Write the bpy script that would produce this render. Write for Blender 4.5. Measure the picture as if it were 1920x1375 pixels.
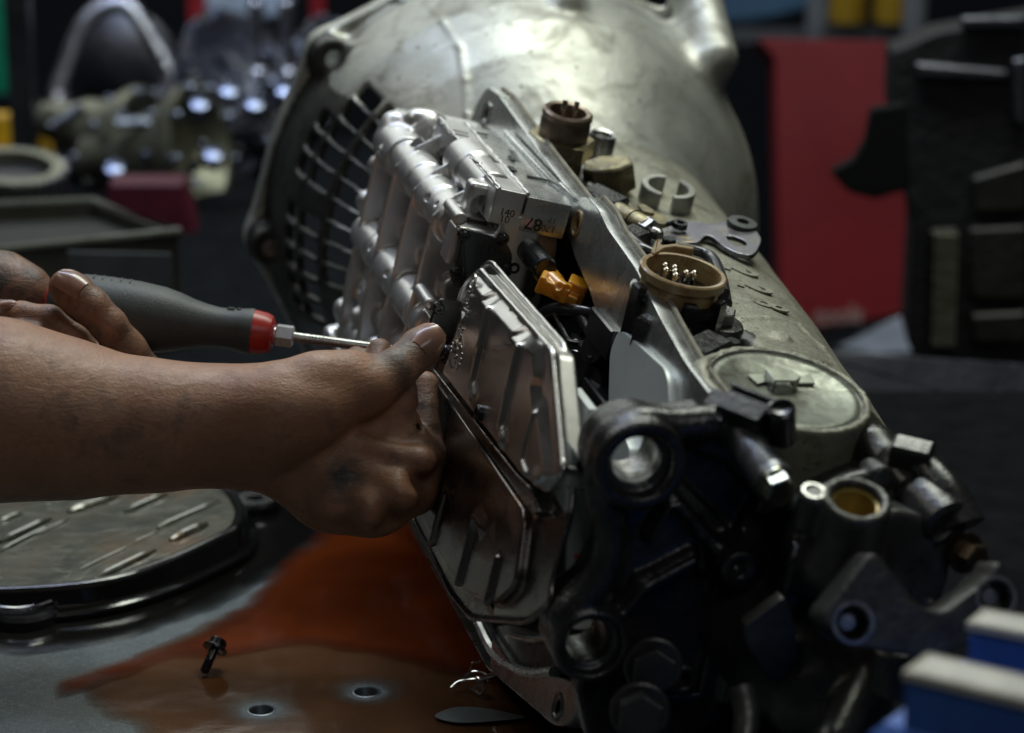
import bpy, math, random, time
import numpy as np
from math import radians, sin, cos, pi
from mathutils import Matrix, Vector
T0 = time.time()
random.seed(4); rng = np.random.default_rng(7)
for o in list(bpy.data.objects): bpy.data.objects.remove(o)
scene = bpy.context.scene; COL = scene.collection

# ------------------------------------------------------------------ camera
F = 5000.0; PITCH = radians(16); CAMH = .575          # F = focal length in pixels of the 1920 px wide photograph
right = np.array([1., 0, 0]); fwd = np.array([0, cos(PITCH), -sin(PITCH)]); up = np.array([0, sin(PITCH), cos(PITCH)])
CAM = np.array([0, 0, CAMH]); RC = np.stack([right, up, -fwd], 1)
cd = bpy.data.cameras.new('camera'); co = bpy.data.objects.new('camera', cd); COL.objects.link(co); scene.camera = co
co.location = CAM; co.rotation_euler = (pi/2 - PITCH, 0, 0)
cd.sensor_width = 36; cd.lens = 36*F/1920; cd.clip_end = 60; cd.clip_start = .05
cd.dof.use_dof = True; cd.dof.focus_distance = 1.40; cd.dof.aperture_fstop = 6.4

# ------------------------------------------------------------------ world and lamps
w = bpy.data.worlds.new('World'); scene.world = w; w.use_nodes = True
w.node_tree.nodes['Background'].inputs[0].default_value = (.60, .65, .64, 1)
w.node_tree.nodes['Background'].inputs[1].default_value = .02
def area(name, loc, target, sx, sy, power, col):
    d = bpy.data.lights.new(name, 'AREA'); d.shape = 'RECTANGLE'; d.size = sx; d.size_y = sy; d.energy = power; d.color = col
    o = bpy.data.objects.new(name, d); COL.objects.link(o); o.location = loc
    o.rotation_euler = (Vector(target)-Vector(loc)).to_track_quat('-Z', 'Y').to_euler(); return o
area('ceiling_lamp_key', (.34, 2.05, 1.70), (.05, 1.45, .15), 1.0, .45, 19, (.95, 1, .88))
area('fill_light_left', (-1.1, 1.5, 1.7), (-.1, 1.5, .1), .9, .3, 2.4, (1, .95, .85))  # unseen fill light, added to lift the faces turned left
area('fill_light_background', (-.55, 2.25, 2.1), (-.45, 3.0, .15), 1.2, .35, 22, (.66, .76, 1))  # unseen fill light, added to brighten the fronts of the background heap
area('fill_light_front', (.6, -.1, 1.4), (.15, 1.35, .1), 1.0, .4, 2.9, (.97, .98, 1))  # unseen fill light from the camera side, added for the dark bracket
area('far_reflection_light', (-.9, 5.6, 2.6), (-.1, 1.5, .2), 4.2, 1.0, 38, (.95, 1, .95))  # unseen light added so the filter cover's shoulder mirrors white
scene.view_settings.view_transform = 'Standard'; scene.view_settings.look = 'None'
scene.view_settings.exposure = 0; scene.view_settings.gamma = 1
scene.cycles.use_denoising = True
scene.cycles.max_bounces = 8; scene.cycles.glossy_bounces = 5; scene.cycles.transparent_max_bounces = 12
scene.cycles.sample_clamp_indirect = 4

# ------------------------------------------------------------------ geometry of the place
M = np.array([[.238, .265, -.934], [-.334, .926, .178], [.912, .270, .309]])
_q = M[:, 0]/np.linalg.norm(M[:, 0]); _w = M[:, 1]-_q*(_q@M[:, 1]); _w /= np.linalg.norm(_w)
M = np.stack([_q, _w, np.cross(_q, _w)], 1)
G = RC@M                                            # gearbox axes in the world: a (towards the tail), u (up), n (out of the sump face)
def nz(v): v = np.array(v, float); return v/np.linalg.norm(v)
def ray(px, py): return RC@np.array([(px-960)/F, -(py-687.5)/F, -1.])
def bench(px, py, z=0.):                             # point of the bench seen at a place of the picture
    d = ray(px, py); return CAM+d*((z-CAMH)/d[2])
def wd(px, py, dist): return CAM+ray(px, py)*dist
ORG = bench(1060, 1362, .036)
def loc(px, py, n=None, u=None, a=None, d=None):     # gearbox coordinates (a,u,n)
    r = ray(px, py); o = G.T@(CAM-ORG); e = G.T@r
    if d is not None: return o+e*d
    i, v = (2, n) if n is not None else ((1, u) if u is not None else (0, a))
    return o+e*((v-o[i])/e[i])
AXU, AXN = .112, -.090                                # centre of the bell housing
KD = .971
def bellR(a): return np.interp(a, [-.63, -.57, -.54, -.515, -.49, -.465, -.445, -.42, -.39, -.36], [.168, .168, .164, .156, .142, .124, .110, .098, .088, .080])
def caseR(a): return np.interp(a, [-.45, -.36, -.28, -.10, -.06, .05, .09], [.092, .086, .083, .080, .081, .078, .070])
def hull(u, n, a=-.2): nr = np.interp(a, [-.30, -.18, 0], [-.108, -.097, -.072]); t = np.clip((n-nr)/(-.052-nr), 0, 1); return np.sqrt((u-.118+.001*t)**2+(n-nr+(.052+nr)*t)**2)
def march(f, px, py, t0=.9):
    o = G.T@(CAM-ORG); e = G.T@ray(px, py); t = t0
    for _ in range(400):
        q = o+e*t; d_ = f(q)
        if d_ < .0002: break
        t += max(d_*.5, .0003)
    return q
def casehit(px, py): return march(lambda q: float(hull(q[1], q[2], q[0])-caseR(q[0])), px, py)
def topat(px, py, lift=.0, f=None):
    q = casehit(px, py); e = G.T@ray(px, py); return q-nz(e)*lift
def bellhit(px, py): return march(lambda q: float(math.hypot(q[1]-AXU, q[2]-AXN)-bellR(q[0])), px, py)
def cdir(x, y, b): v = M.T@np.array([x, y, b]); return v/np.linalg.norm(v)   # picture-aligned direction in gearbox axes
def frame(o, z, x=(1, 0, 0)):
    z = nz(z); x = np.array(x, float); x = x-z*(x@z); x = nz(x); y = np.cross(z, x)
    m = np.eye(4); m[:3, 0] = x; m[:3, 1] = y; m[:3, 2] = z; m[:3, 3] = o; return m
I4 = np.eye(4)
FN = I4                                              # x=a y=u z=n
def FU(u=0): m = np.zeros((4, 4)); m[2, 0] = m[0, 1] = m[1, 2] = m[3, 3] = 1; m[1, 3] = u; return m   # x=n y=a z=u
def FA(a=0): m = np.zeros((4, 4)); m[1, 0] = m[2, 1] = m[0, 2] = m[3, 3] = 1; m[0, 3] = a; return m   # x=u y=n z=a

# ------------------------------------------------------------------ mesh helpers
def link(name, me, mat=None, parent=None, mw=None):
    o = bpy.data.objects.new(name, me); COL.objects.link(o)
    if mat is not None:
        if not me.materials: me.materials.append(mat)
    if parent is not None: o.parent = parent
    if mw is not None: o.matrix_basis = Matrix(mw.tolist() if hasattr(mw, 'tolist') else mw)
    return o
def mesh_np(name, V, Fq, smooth=True, sharp=None):
    me = bpy.data.meshes.new(name); V = np.asarray(V, np.float32); Fq = np.asarray(Fq, np.int32)
    me.vertices.add(len(V)); me.vertices.foreach_set('co', V.ravel())
    k = Fq.shape[1]; me.loops.add(Fq.size); me.loops.foreach_set('vertex_index', Fq.ravel())
    me.polygons.add(len(Fq)); me.polygons.foreach_set('loop_start', np.arange(0, Fq.size, k, dtype=np.int32))
    me.update(calc_edges=True); me.validate()
    me.polygons.foreach_set('use_smooth', np.full(len(me.polygons), smooth))
    if sharp: me.set_sharp_from_angle(angle=radians(sharp))
    return me
class MB:
    def __init__(s): s.V = []; s.F = []
    def add(s, V, Fc, fr=None):
        V = np.asarray(V, float)
        if fr is not None: V = V@fr[:3, :3].T+fr[:3, 3]
        b = len(s.V); s.V += V.tolist(); s.F += [[i+b for i in f] for f in Fc]; return s
    def lathe(s, prof, fr=I4, seg=28, a0=0, a1=2*pi, rot=0., cap=False):      # prof [(r,z)...] open polyline from the axis to the axis
        full = abs(a1-a0-2*pi) < 1e-6; ns = seg if full else seg+1
        V = []
        for r, z in prof:
            for i in range(ns):
                t = a0+(a1-a0)*i/seg+rot; V.append((r*cos(t), r*sin(t), z))
        Fc = []
        for j in range(len(prof)-1):
            for i in range(seg):
                k = (i+1) % ns; Fc.append([j*ns+i, j*ns+k, (j+1)*ns+k, (j+1)*ns+i])
        if not full:
            Fc.append([j*ns for j in range(len(prof))][::-1]); Fc.append([j*ns+seg for j in range(len(prof))])
        elif cap:
            if prof[0][0] > 1e-6 and prof[0] != prof[-1]: Fc.append(list(range(ns))[::-1])
            if prof[-1][0] > 1e-6 and prof[0] != prof[-1]: Fc.append([(len(prof)-1)*ns+i for i in range(ns)])
        return s.add(V, Fc, fr)
    def hexp(s, r, z0, z1, fr=I4, c=.0006, rot=0., n=6):
        return s.lathe([(r-c, z0), (r, z0+c), (r, z1-c), (r-c*1.6, z1)], fr, n, rot=rot, cap=True)
    def prism(s, poly, z0, z1, fr=I4, c=0.):
        P = np.array(poly, float)
        if ((P[:, 0]*np.roll(P[:, 1], -1)-P[:, 1]*np.roll(P[:, 0], -1)).sum()) < 0: P = P[::-1]
        Q = inset(P, c) if c else P; n = len(P); V = []
        if c: rings = [(Q, z0), (P, z0+c), (P, z1-c), (Q, z1)]
        else: rings = [(P, z0), (P, z1)]
        for R, z in rings: V += [(x, y, z) for x, y in R]
        Fc = [[j*n+i, j*n+(i+1) % n, (j+1)*n+(i+1) % n, (j+1)*n+i] for j in range(len(rings)-1) for i in range(n)]
        Fc.append(list(range(n))[::-1]); Fc.append([(len(rings)-1)*n+i for i in range(n)])
        return s.add(V, Fc, fr)
    def box(s, lo, hi, fr=I4, c=.0006):
        x0, y0, z0 = lo; x1, y1, z1 = hi
        return s.prism([(x0, y0), (x1, y0), (x1, y1), (x0, y1)], z0, z1, fr, c)
    def tube(s, P, r, seg=12, fr=None, cap=True):
        P = [np.array(p, float) for p in P]; n = len(P); rr = r if hasattr(r, '__len__') else [r]*n
        T = [nz(P[min(i+1, n-1)]-P[max(i-1, 0)]) for i in range(n)]
        N = nz(np.cross(T[0], (0.3, .2, 1) if abs(T[0][2]) < .9 else (1, 0, .1))); V = []
        for i in range(n):
            N = nz(N-T[i]*(N@T[i])); B = np.cross(T[i], N)
            for k in range(seg): t = 2*pi*k/seg; V.append(P[i]+(N*cos(t)+B*sin(t))*rr[i])
        Fc = [[i*seg+k, i*seg+(k+1) % seg, (i+1)*seg+(k+1) % seg, (i+1)*seg+k] for i in range(n-1) for k in range(seg)]
        if cap: Fc.append(list(range(seg))[::-1]); Fc.append([(n-1)*seg+k for k in range(seg)])
        return s.add(V, Fc, fr)
    def mesh(s, name, sharp=35):
        me = bpy.data.meshes.new(name); me.from_pydata(s.V, [], s.F); me.validate(); me.update()
        me.polygons.foreach_set('use_smooth', np.full(len(me.polygons), True)); me.set_sharp_from_angle(angle=radians(sharp)); return me
    def build(s, name, mat, parent=None, mw=None, sharp=35): return link(name, s.mesh(name, sharp), mat, parent, mw)
def inset(P, c):
    P = np.array(P, float); n = len(P); out = []
    for i in range(n):
        d0 = nz(P[i]-P[i-1]); d1 = nz(P[(i+1) % n]-P[i]); n0 = np.array([-d0[1], d0[0]]); n1 = np.array([-d1[1], d1[0]])
        m = n0+n1; k = max(m@m, .4); out.append(P[i]+m*2*c/k)
    return np.array(out)
def rnd(P, r, k=5):                                  # round the corners of a polygon
    P = [np.array(p, float) for p in P]; n = len(P); out = []; rs = r if hasattr(r, '__len__') else [r]*n
    for i in range(n):
        a, b, c = P[i-1], P[i], P[(i+1) % n]; la = np.linalg.norm(a-b); lc = np.linalg.norm(c-b)
        t = min(rs[i], la*.45, lc*.45)
        p0 = b+(a-b)/la*t; p2 = b+(c-b)/lc*t
        for j in range(k+1): s = j/k; out.append((1-s)**2*p0+2*s*(1-s)*b+s*s*p2)
    return out
def smooth_closed(P, sub=5):
    P = [np.array(p, float) for p in P]; n = len(P); out = []
    for i in range(n):
        p0, p1, p2, p3 = P[i-1], P[i], P[(i+1) % n], P[(i+2) % n]
        for j in range(sub):
            t = j/sub; out.append(.5*((2*p1)+(-p0+p2)*t+(2*p0-5*p1+4*p2-p3)*t*t+(-p0+3*p1-3*p2+p3)*t**3))
    return out
def spline(P, sub=6):
    P = [np.array(p, float) for p in P]; Q = [2*P[0]-P[1]]+P+[2*P[-1]-P[-2]]; out = []
    for i in range(1, len(Q)-2):
        p0, p1, p2, p3 = Q[i-1:i+3]
        for j in range(sub):
            t = j/sub; out.append(.5*((2*p1)+(-p0+p2)*t+(2*p0-5*p1+4*p2-p3)*t*t+(-p0+3*p1-3*p2+p3)*t**3))
    out.append(P[-1]); return out
def circ(cx, cy, r, n=24): return [(cx+r*cos(2*pi*i/n), cy+r*sin(2*pi*i/n)) for i in range(n)]
def plate(name, outline, z0, z1, mat, parent=None, holes=(), bev=.0004, fr=None, sharp=30):
    cu = bpy.data.curves.new(name, 'CURVE'); cu.dimensions = '2D'; cu.fill_mode = 'BOTH'
    cu.extrude = max((z1-z0)/2-bev, 1e-5); cu.bevel_depth = bev; cu.bevel_resolution = 1; cu.offset = -bev
    for P in [outline]+list(holes):
        sp = cu.splines.new('POLY'); sp.points.add(len(P)-1)
        for i, p in enumerate(P): sp.points[i].co = (p[0], p[1], 0, 1)
        sp.use_cyclic_u = True
    o = bpy.data.objects.new('tmp', cu); COL.objects.link(o); dg = bpy.context.evaluated_depsgraph_get()
    me = bpy.data.meshes.new_from_object(o.evaluated_get(dg)); bpy.data.objects.remove(o)
    m = Matrix.Translation((0, 0, (z0+z1)/2)); me.transform(m)
    if fr is not None: me.transform(Matrix(fr.tolist()))
    me.materials.clear(); me.name = name
    me.polygons.foreach_set('use_smooth', np.full(len(me.polygons), True)); me.set_sharp_from_angle(angle=radians(sharp))
    return link(name, me, mat, parent)
def text(name, s, size, fr, mat, parent=None, depth=.0002, shear=0, font_off=0.):
    cu = bpy.data.curves.new(name, 'FONT'); cu.body = s; cu.size = size; cu.extrude = depth; cu.shear = shear; cu.offset = font_off
    cu.align_x = 'CENTER'; cu.align_y = 'CENTER'
    o = bpy.data.objects.new('tmp', cu); COL.objects.link(o); dg = bpy.context.evaluated_depsgraph_get()
    me = bpy.data.meshes.new_from_object(o.evaluated_get(dg)); bpy.data.objects.remove(o)
    me.transform(Matrix(fr.tolist())); me.materials.clear(); me.name = name
    return link(name, me, mat, parent)

# ------------------------------------------------------------------ signed distance fields, for castings and hands
def poly2(A, B, P):
    P = np.array(P, float); sh = np.broadcast(A, B).shape; d = np.full(sh, 1e9, np.float32); ins = np.zeros(sh, bool)
    for m in range(len(P)):
        p, q = P[m], P[(m+1) % len(P)]; e = q-p; L = max(e@e, 1e-14)
        t = np.clip(((A-p[0])*e[0]+(B-p[1])*e[1])/L, 0, 1); d = np.minimum(d, (A-p[0]-e[0]*t)**2+(B-p[1]-e[1]*t)**2)
        if p[1] != q[1]: ins ^= ((B < p[1]) != (B < q[1])) & (A < (q[0]-p[0])*(B-p[1])/(q[1]-p[1])+p[0])
    d = np.sqrt(d); return np.where(ins, -d, d)
class SDF:
    def __init__(s, lo, hi, h):
        s.lo = np.array(lo, float); s.h = h; s.n = np.ceil((np.array(hi)-s.lo)/h).astype(int)+1
        s.f = np.full(s.n, 9.0, np.float32)
    def blk(s, lo, hi, m):
        i0 = np.clip(np.floor((np.array(lo)-m-s.lo)/s.h).astype(int), 0, s.n-1); i1 = np.clip(np.ceil((np.array(hi)+m-s.lo)/s.h).astype(int)+1, 0, s.n)
        sl = tuple(slice(a, b) for a, b in zip(i0, i1))
        g = [((np.arange(a, b)*s.h+l)).astype(np.float32) for a, b, l in zip(i0, i1, s.lo)]
        return sl, g[0][:, None, None], g[1][None, :, None], g[2][None, None, :]
    def put(s, sl, d, k, cut):
        f = s.f[sl]
        if f.size == 0: return
        if cut:
            if k > 0: hh = np.maximum(k-np.abs(f+d), 0)/k; s.f[sl] = np.maximum(f, -d)+hh*hh*k*.25
            else: s.f[sl] = np.maximum(f, -d)
        else:
            if k > 0: hh = np.maximum(k-np.abs(f-d), 0)/k; s.f[sl] = np.minimum(f, d)-hh*hh*k*.25
            else: s.f[sl] = np.minimum(f, d)
    def cone(s, p, q, r1, r2=None, k=.004, cut=False, flat=None):   # flat=(axis dir, scale) squashes the section
        p = np.array(p, float); q = np.array(q, float); r2 = r1 if r2 is None else r2; R = max(r1, r2)
        sl, X, Y, Z = s.blk(np.minimum(p, q)-R, np.maximum(p, q)+R, k+3*s.h)
        d = q-p; L = max(d@d, 1e-12); t = np.clip(((X-p[0])*d[0]+(Y-p[1])*d[1]+(Z-p[2])*d[2])/L, 0, 1)
        ex, ey, ez = X-p[0]-d[0]*t, Y-p[1]-d[1]*t, Z-p[2]-d[2]*t
        if flat is not None:
            ax, sc = np.array(flat[0], float), flat[1]; c = (ex*ax[0]+ey*ax[1]+ez*ax[2])*(1/sc-1)
            ex, ey, ez = ex+c*ax[0], ey+c*ax[1], ez+c*ax[2]
        dd = np.sqrt(ex*ex+ey*ey+ez*ez)-(r1+(r2-r1)*t)
        s.put(sl, dd.astype(np.float32), k, cut)
    def chain(s, P, R, k=.004, cut=False):
        for i in range(len(P)-1): s.cone(P[i], P[i+1], R[i], R[i+1], k, cut)
    def cyl(s, p, q, r, k=.002, cut=False, rd=.0008, n=0):          # flat ended cylinder
        p = np.array(p, float); q = np.array(q, float); d = q-p; L = np.linalg.norm(d); d = d/L
        sl, X, Y, Z = s.blk(np.minimum(p, q)-r, np.maximum(p, q)+r, k+3*s.h)
        t = (X-p[0])*d[0]+(Y-p[1])*d[1]+(Z-p[2])*d[2]
        ex, ey, ez = X-p[0]-d[0]*t, Y-p[1]-d[1]*t, Z-p[2]-d[2]*t
        a = np.sqrt(ex*ex+ey*ey+ez*ez)-r+rd; b = np.abs(t-L/2)-L/2+rd
        dd = np.minimum(np.maximum(a, b), 0)+np.sqrt(np.maximum(a, 0)**2+np.maximum(b, 0)**2)-rd
        s.put(sl, dd.astype(np.float32), k, cut)
    def box(s, c, hs, fr=None, k=.002, cut=False, rd=.001):         # fr: 3x3 with columns = box axes
        c = np.array(c, float); hs = np.array(hs, float); R = np.eye(3) if fr is None else np.array(fr); e = np.abs(R)@hs
        sl, X, Y, Z = s.blk(c-e, c+e, k+3*s.h); q = []
        for i in range(3): q.append(np.abs((X-c[0])*R[0, i]+(Y-c[1])*R[1, i]+(Z-c[2])*R[2, i])-hs[i]+rd)
        dd = np.minimum(np.maximum(np.maximum(q[0], q[1]), q[2]), 0)+np.sqrt(sum(np.maximum(v, 0)**2 for v in q))-rd
        s.put(sl, dd.astype(np.float32), k, cut)
    def poly(s, P, z0, z1, ax=2, k=.002, cut=False, rd=.0008, off=0.):   # prism of polygon P, given in the two axes after ax (cyclic)
        P = np.array(P, float); i, j = (ax+1) % 3, (ax+2) % 3
        lo = np.zeros(3); hi = np.zeros(3); lo[i], lo[j] = P.min(0)-off; hi[i], hi[j] = P.max(0)+off; lo[ax], hi[ax] = z0, z1
        sl, X, Y, Z = s.blk(lo, hi, k+3*s.h); g = [X, Y, Z]; A, B, Cc = g[i], g[j], g[ax]
        d = poly2(A, B, P)-off+rd; b = np.abs(Cc-(z0+z1)/2)-(z1-z0)/2+rd
        dd = np.minimum(np.maximum(d, b), 0)+np.sqrt(np.maximum(d, 0)**2+np.maximum(b, 0)**2)-rd
        s.put(sl, dd.astype(np.float32), k, cut)
    def fn(s, f, lo, hi, k=.002, cut=False):
        sl, X, Y, Z = s.blk(lo, hi, k+3*s.h); s.put(sl, f(X, Y, Z).astype(np.float32), k, cut)
    def mesh(s, name, relax=1):
        f = s.f; f[0], f[-1] = 9, 9; f[:, 0] = 9; f[:, -1] = 9; f[:, :, 0] = 9; f[:, :, -1] = 9
        neg = f < 0; c = np.zeros(np.array(f.shape)-1, np.int8)
        for dx in (0, 1):
            for dy in (0, 1):
                for dz in (0, 1): c += neg[dx:dx+c.shape[0], dy:dy+c.shape[1], dz:dz+c.shape[2]]
        act = (c > 0) & (c < 8); I = np.argwhere(act); idx = np.full(act.shape, -1, np.int32); idx[act] = np.arange(len(I))
        acc = np.zeros((len(I), 3)); cnt = np.zeros(len(I))
        E8 = [(a, b) for a in range(8) for b in range(a+1, 8) if bin(a ^ b).count('1') == 1]
        off = np.array([[(m >> 2) & 1, (m >> 1) & 1, m & 1] for m in range(8)])
        val = np.stack([f[I[:, 0]+o[0], I[:, 1]+o[1], I[:, 2]+o[2]] for o in off], 1)
        for a, b in E8:
            va, vb = val[:, a], val[:, b]; m = (va < 0) != (vb < 0); t = np.where(m, va/np.where(m, va-vb, 1), 0)
            t = np.clip(t, .02, .98); pt = off[a]+(off[b]-off[a])*t[:, None]; acc += pt*m[:, None]; cnt += m
        V = (I+acc/cnt[:, None])*s.h+s.lo; Q = []
        for ax in range(3):
            sl0 = [slice(1, -1)]*3; sl0[ax] = slice(0, -1); sl1 = list(sl0); sl1[ax] = slice(1, None)
            s0 = neg[tuple(sl0)]; s1 = neg[tuple(sl1)]; e = np.argwhere(s0 != s1); st = s0[tuple(e.T)]
            base = e.copy()
            for j in range(3):
                if j != ax: base[:, j] += 1
            b, cc = (ax+1) % 3, (ax+2) % 3; q = []
            for db, dc in ((-1, -1), (0, -1), (0, 0), (-1, 0)):
                v = base.copy(); v[:, b] += db; v[:, cc] += dc; q.append(idx[tuple(v.T)])
            q = np.stack(q, 1); q[~st] = q[~st][:, ::-1]; Q.append(q)
        Q = np.concatenate(Q); Q = Q[(Q >= 0).all(1)]
        for _ in range(relax):
            A = np.zeros_like(V); n = np.zeros(len(V))
            for a, b in ((0, 1), (1, 2), (2, 3), (3, 0)):
                np.add.at(A, Q[:, a], V[Q[:, b]]); np.add.at(A, Q[:, b], V[Q[:, a]]); np.add.at(n, Q[:, a], 1); np.add.at(n, Q[:, b], 1)
            V = V*.5+.5*A/np.maximum(n, 1)[:, None]
        return mesh_np(name, V, Q)
    def build(s, name, mat, parent=None, mw=None, relax=1, sharp=None):
        me = s.mesh(name, relax)
        if sharp: me.set_sharp_from_angle(angle=radians(sharp))
        return link(name, me, mat, parent, mw)

# ------------------------------------------------------------------ materials
class NT:
    def __init__(s, name):
        s.m = bpy.data.materials.new(name); s.m.use_nodes = True; s.t = s.m.node_tree; s.b = s.t.nodes['Principled BSDF']; s.o = s.t.nodes['Material Output']
        s.tc = s.t.nodes.new('ShaderNodeTexCoord').outputs['Object']
    def lk(s, a, b): s.t.links.new(a, b)
    def scale(s, vec):
        n = s.t.nodes.new('ShaderNodeMapping'); n.inputs['Scale'].default_value = vec; s.lk(s.tc, n.inputs[0]); return n.outputs[0]
    def noise(s, sc, det=4, ro=.55, vec=None, dist=0):
        n = s.t.nodes.new('ShaderNodeTexNoise'); n.inputs['Scale'].default_value = sc; n.inputs['Detail'].default_value = det
        n.inputs['Roughness'].default_value = ro; n.inputs['Distortion'].default_value = dist; s.lk(vec or s.tc, n.inputs['Vector']); return n.outputs[0]
    def ramp(s, src, stops):
        n = s.t.nodes.new('ShaderNodeValToRGB'); e = n.color_ramp.elements
        while len(e) < len(stops): e.new(.5)
        for i, (p, c) in enumerate(stops):
            e[i].position = p; e[i].color = tuple(c)+(1,) if hasattr(c, '__len__') else (c, c, c, 1)
        s.lk(src, n.inputs[0]); return n.outputs[0]
    def mix(s, fac, a, b, mode='MIX'):
        n = s.t.nodes.new('ShaderNodeMix'); n.data_type = 'RGBA'; n.blend_type = mode
        for v, i in ((fac, 0), (a, 6), (b, 7)):
            if isinstance(v, (int, float)): n.inputs[i].default_value = v
            elif isinstance(v, tuple): n.inputs[i].default_value = v+(1,) if len(v) == 3 else v
            else: s.lk(v, n.inputs[i])
        return n.outputs[2]
    def math(s, op, a, b=0.):
        n = s.t.nodes.new('ShaderNodeMath'); n.operation = op
        for i, v in enumerate((a, b)):
            if isinstance(v, (int, float)): n.inputs[i].default_value = v
            else: s.lk(v, n.inputs[i])
        return n.outputs[0]
    def set(s, **k):
        names = dict(col='Base Color', met='Metallic', rough='Roughness', spec='Specular IOR Level', coat='Coat Weight', coatr='Coat Roughness',
                     sss='Subsurface Weight', trans='Transmission Weight', em='Emission Color', ems='Emission Strength', aniso='Anisotropic', sheen='Sheen Weight', ior='IOR')
        for kk, v in k.items():
            i = s.b.inputs[names[kk]]
            if isinstance(v, (int, float)): i.default_value = v
            elif isinstance(v, tuple): i.default_value = v+(1,)
            else: s.lk(v, i)
        return s
    def bump(s, hsrc, dist=.001, st=1.):
        n = s.t.nodes.new('ShaderNodeBump'); n.inputs['Distance'].default_value = dist; n.inputs['Strength'].default_value = st
        s.lk(hsrc, n.inputs['Height']); s.lk(n.outputs[0], s.b.inputs['Normal']); return s
def metal(name, c1, c2, met=.9, r=(.3, .5), big=25, fine=900, bump=.0002, dirt=None, dirtamt=(.5, .7), coat=0., spots=None):
    m = NT(name); n1 = m.noise(big, 6, .6, dist=.6); n2 = m.noise(fine, 3, .6)
    col = m.mix(m.ramp(n1, [(.3, 0.), (.7, 1.)]), c1, c2)
    if dirt:
        d = m.ramp(m.noise(big*1.7, 8, .7, dist=1.), [(dirtamt[0], 0.), (dirtamt[1], 1.)]); col = m.mix(d, col, dirt)
        m.set(met=m.ramp(d, [(0, met), (1, met*.35)]))
    else: m.set(met=met)
    if spots:
        sp = m.ramp(m.noise(spots[0], 3, .5), [(spots[1], 0.), (spots[1]+.05, 1.)]); col = m.mix(sp, col, spots[2])
    m.set(col=col, rough=m.ramp(m.noise(big*3, 5, .6), [(.3, r[0]), (.7, r[1])]), coat=coat, coatr=.12)
    h = m.math('ADD', m.math('MULTIPLY', n2, .5), m.noise(fine*.2, 4, .6)); m.bump(h, bump); return m.m
def simple(name, col, rough=.5, met=0., bump=None, spec=.5, coat=0., var=.25, sc=40, sss=0., trans=0.):
    m = NT(name); n = m.noise(sc, 5, .6); lo = tuple(c*(1-var) for c in col); hi = tuple(min(c*(1+var), 1) for c in col)
    m.set(col=m.mix(m.ramp(n, [(.3, 0.), (.7, 1.)]), lo, hi), rough=rough, met=met, spec=spec, coat=coat, coatr=.08, sss=sss, trans=trans)
    if bump: m.bump(m.noise(bump[0], 4, .6), bump[1])
    return m.m
MT = {}
MT['cast'] = metal('dull_cast_aluminium', (.33, .335, .295), (.45, .455, .40), .62, (.36, .52), 14, 700, .00035, (.12, .11, .075), (.49, .72), spots=(190, .69, (.07, .06, .035)))
MT['castrough'] = metal('grimy_cast_aluminium', (.24, .23, .17), (.33, .32, .25), .5, (.45, .65), 22, 420, .0011, (.07, .06, .035), (.48, .75), spots=(330, .66, (.05, .04, .025)))
MT['castdark'] = metal('dark_oil_and_shade_cast_aluminium', (.055, .055, .050), (.115, .115, .105), .65, (.24, .42), 30, 500, .0006, (.02, .018, .015), (.5, .7))
MT['valve'] = metal('bright_die_cast_aluminium', (.56, .55, .53), (.66, .655, .635), .75, (.28, .42), 22, 1300, .00012, (.42, .34, .2), (.62, .9), coat=.2)
MT['machined'] = metal('machined_aluminium', (.50, .52, .51), (.62, .63, .61), .9, (.20, .34), 18, 900, .00006, (.40, .34, .2), (.6, .85))
MT['greyplate'] = metal('grey_coated_plate', (.52, .55, .53), (.58, .61, .58), .3, (.35, .5), 12, 1300, .00008)
MT['sheet'] = metal('polished_steel_sheet', (.50, .49, .465), (.62, .605, .57), 1., (.27, .38), 16, 1500, .00003, (.42, .33, .17), (.60, .85))
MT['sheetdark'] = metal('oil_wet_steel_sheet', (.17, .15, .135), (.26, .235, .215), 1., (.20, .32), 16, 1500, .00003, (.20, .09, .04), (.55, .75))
MT['black'] = simple('glossy_black_plastic', (.012, .012, .013), .27, 0., (300, .0002), .5, .4)
MT['blackmet'] = metal('oily_black_bracket_metal', (.040, .040, .040), (.095, .094, .092), .75, (.20, .36), 38, 520, .0006, (.012, .01, .009), (.5, .7))
MT['screw'] = metal('dark_screw_steel', (.04, .04, .04), (.09, .09, .09), .9, (.2, .35), 60, 900, .0001)
MT['steel'] = metal('worn_steel', (.25, .25, .24), (.42, .42, .40), 1., (.22, .4), 50, 900, .0002, (.10, .08, .05), (.55, .75))
MT['brass'] = metal('tarnished_brass_plating', (.20, .17, .09), (.38, .33, .19), .85, (.3, .5), 70, 700, .0003, (.05, .045, .04), (.45, .7))
MT['bronze'] = metal('brown_oxidised_steel', (.15, .11, .08), (.25, .19, .14), .8, (.3, .45), 60, 700, .0002, (.06, .04, .03), (.5, .75))
MT['lever'] = metal('blued_lever_steel', (.13, .13, .16), (.22, .21, .22), .9, (.25, .42), 45, 800, .0002, (.36, .28, .10), (.56, .70))
MT['chrome'] = metal('bright_plated_steel', (.72, .72, .73), (.80, .80, .80), 1., (.08, .18), 50, 900, .00003)
MT['amber'] = simple('amber_plastic', (.62, .27, .015), .28, 0., None, .5, .2, .15, 60, sss=.15)
MT['tan'] = metal('oil_stained_tan_plastic', (.26, .165, .07), (.38, .28, .13), .1, (.28, .45), 90, 500, .0002, (.16, .07, .02), (.5, .7), coat=.4)
MT['yellowin'] = simple('varnished_bore', (.40, .29, .08), .3, .3)
MT['rubber'] = simple('dark_grey_rubber', (.048, .054, .051), .5, 0., (900, .0002), .45)
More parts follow.
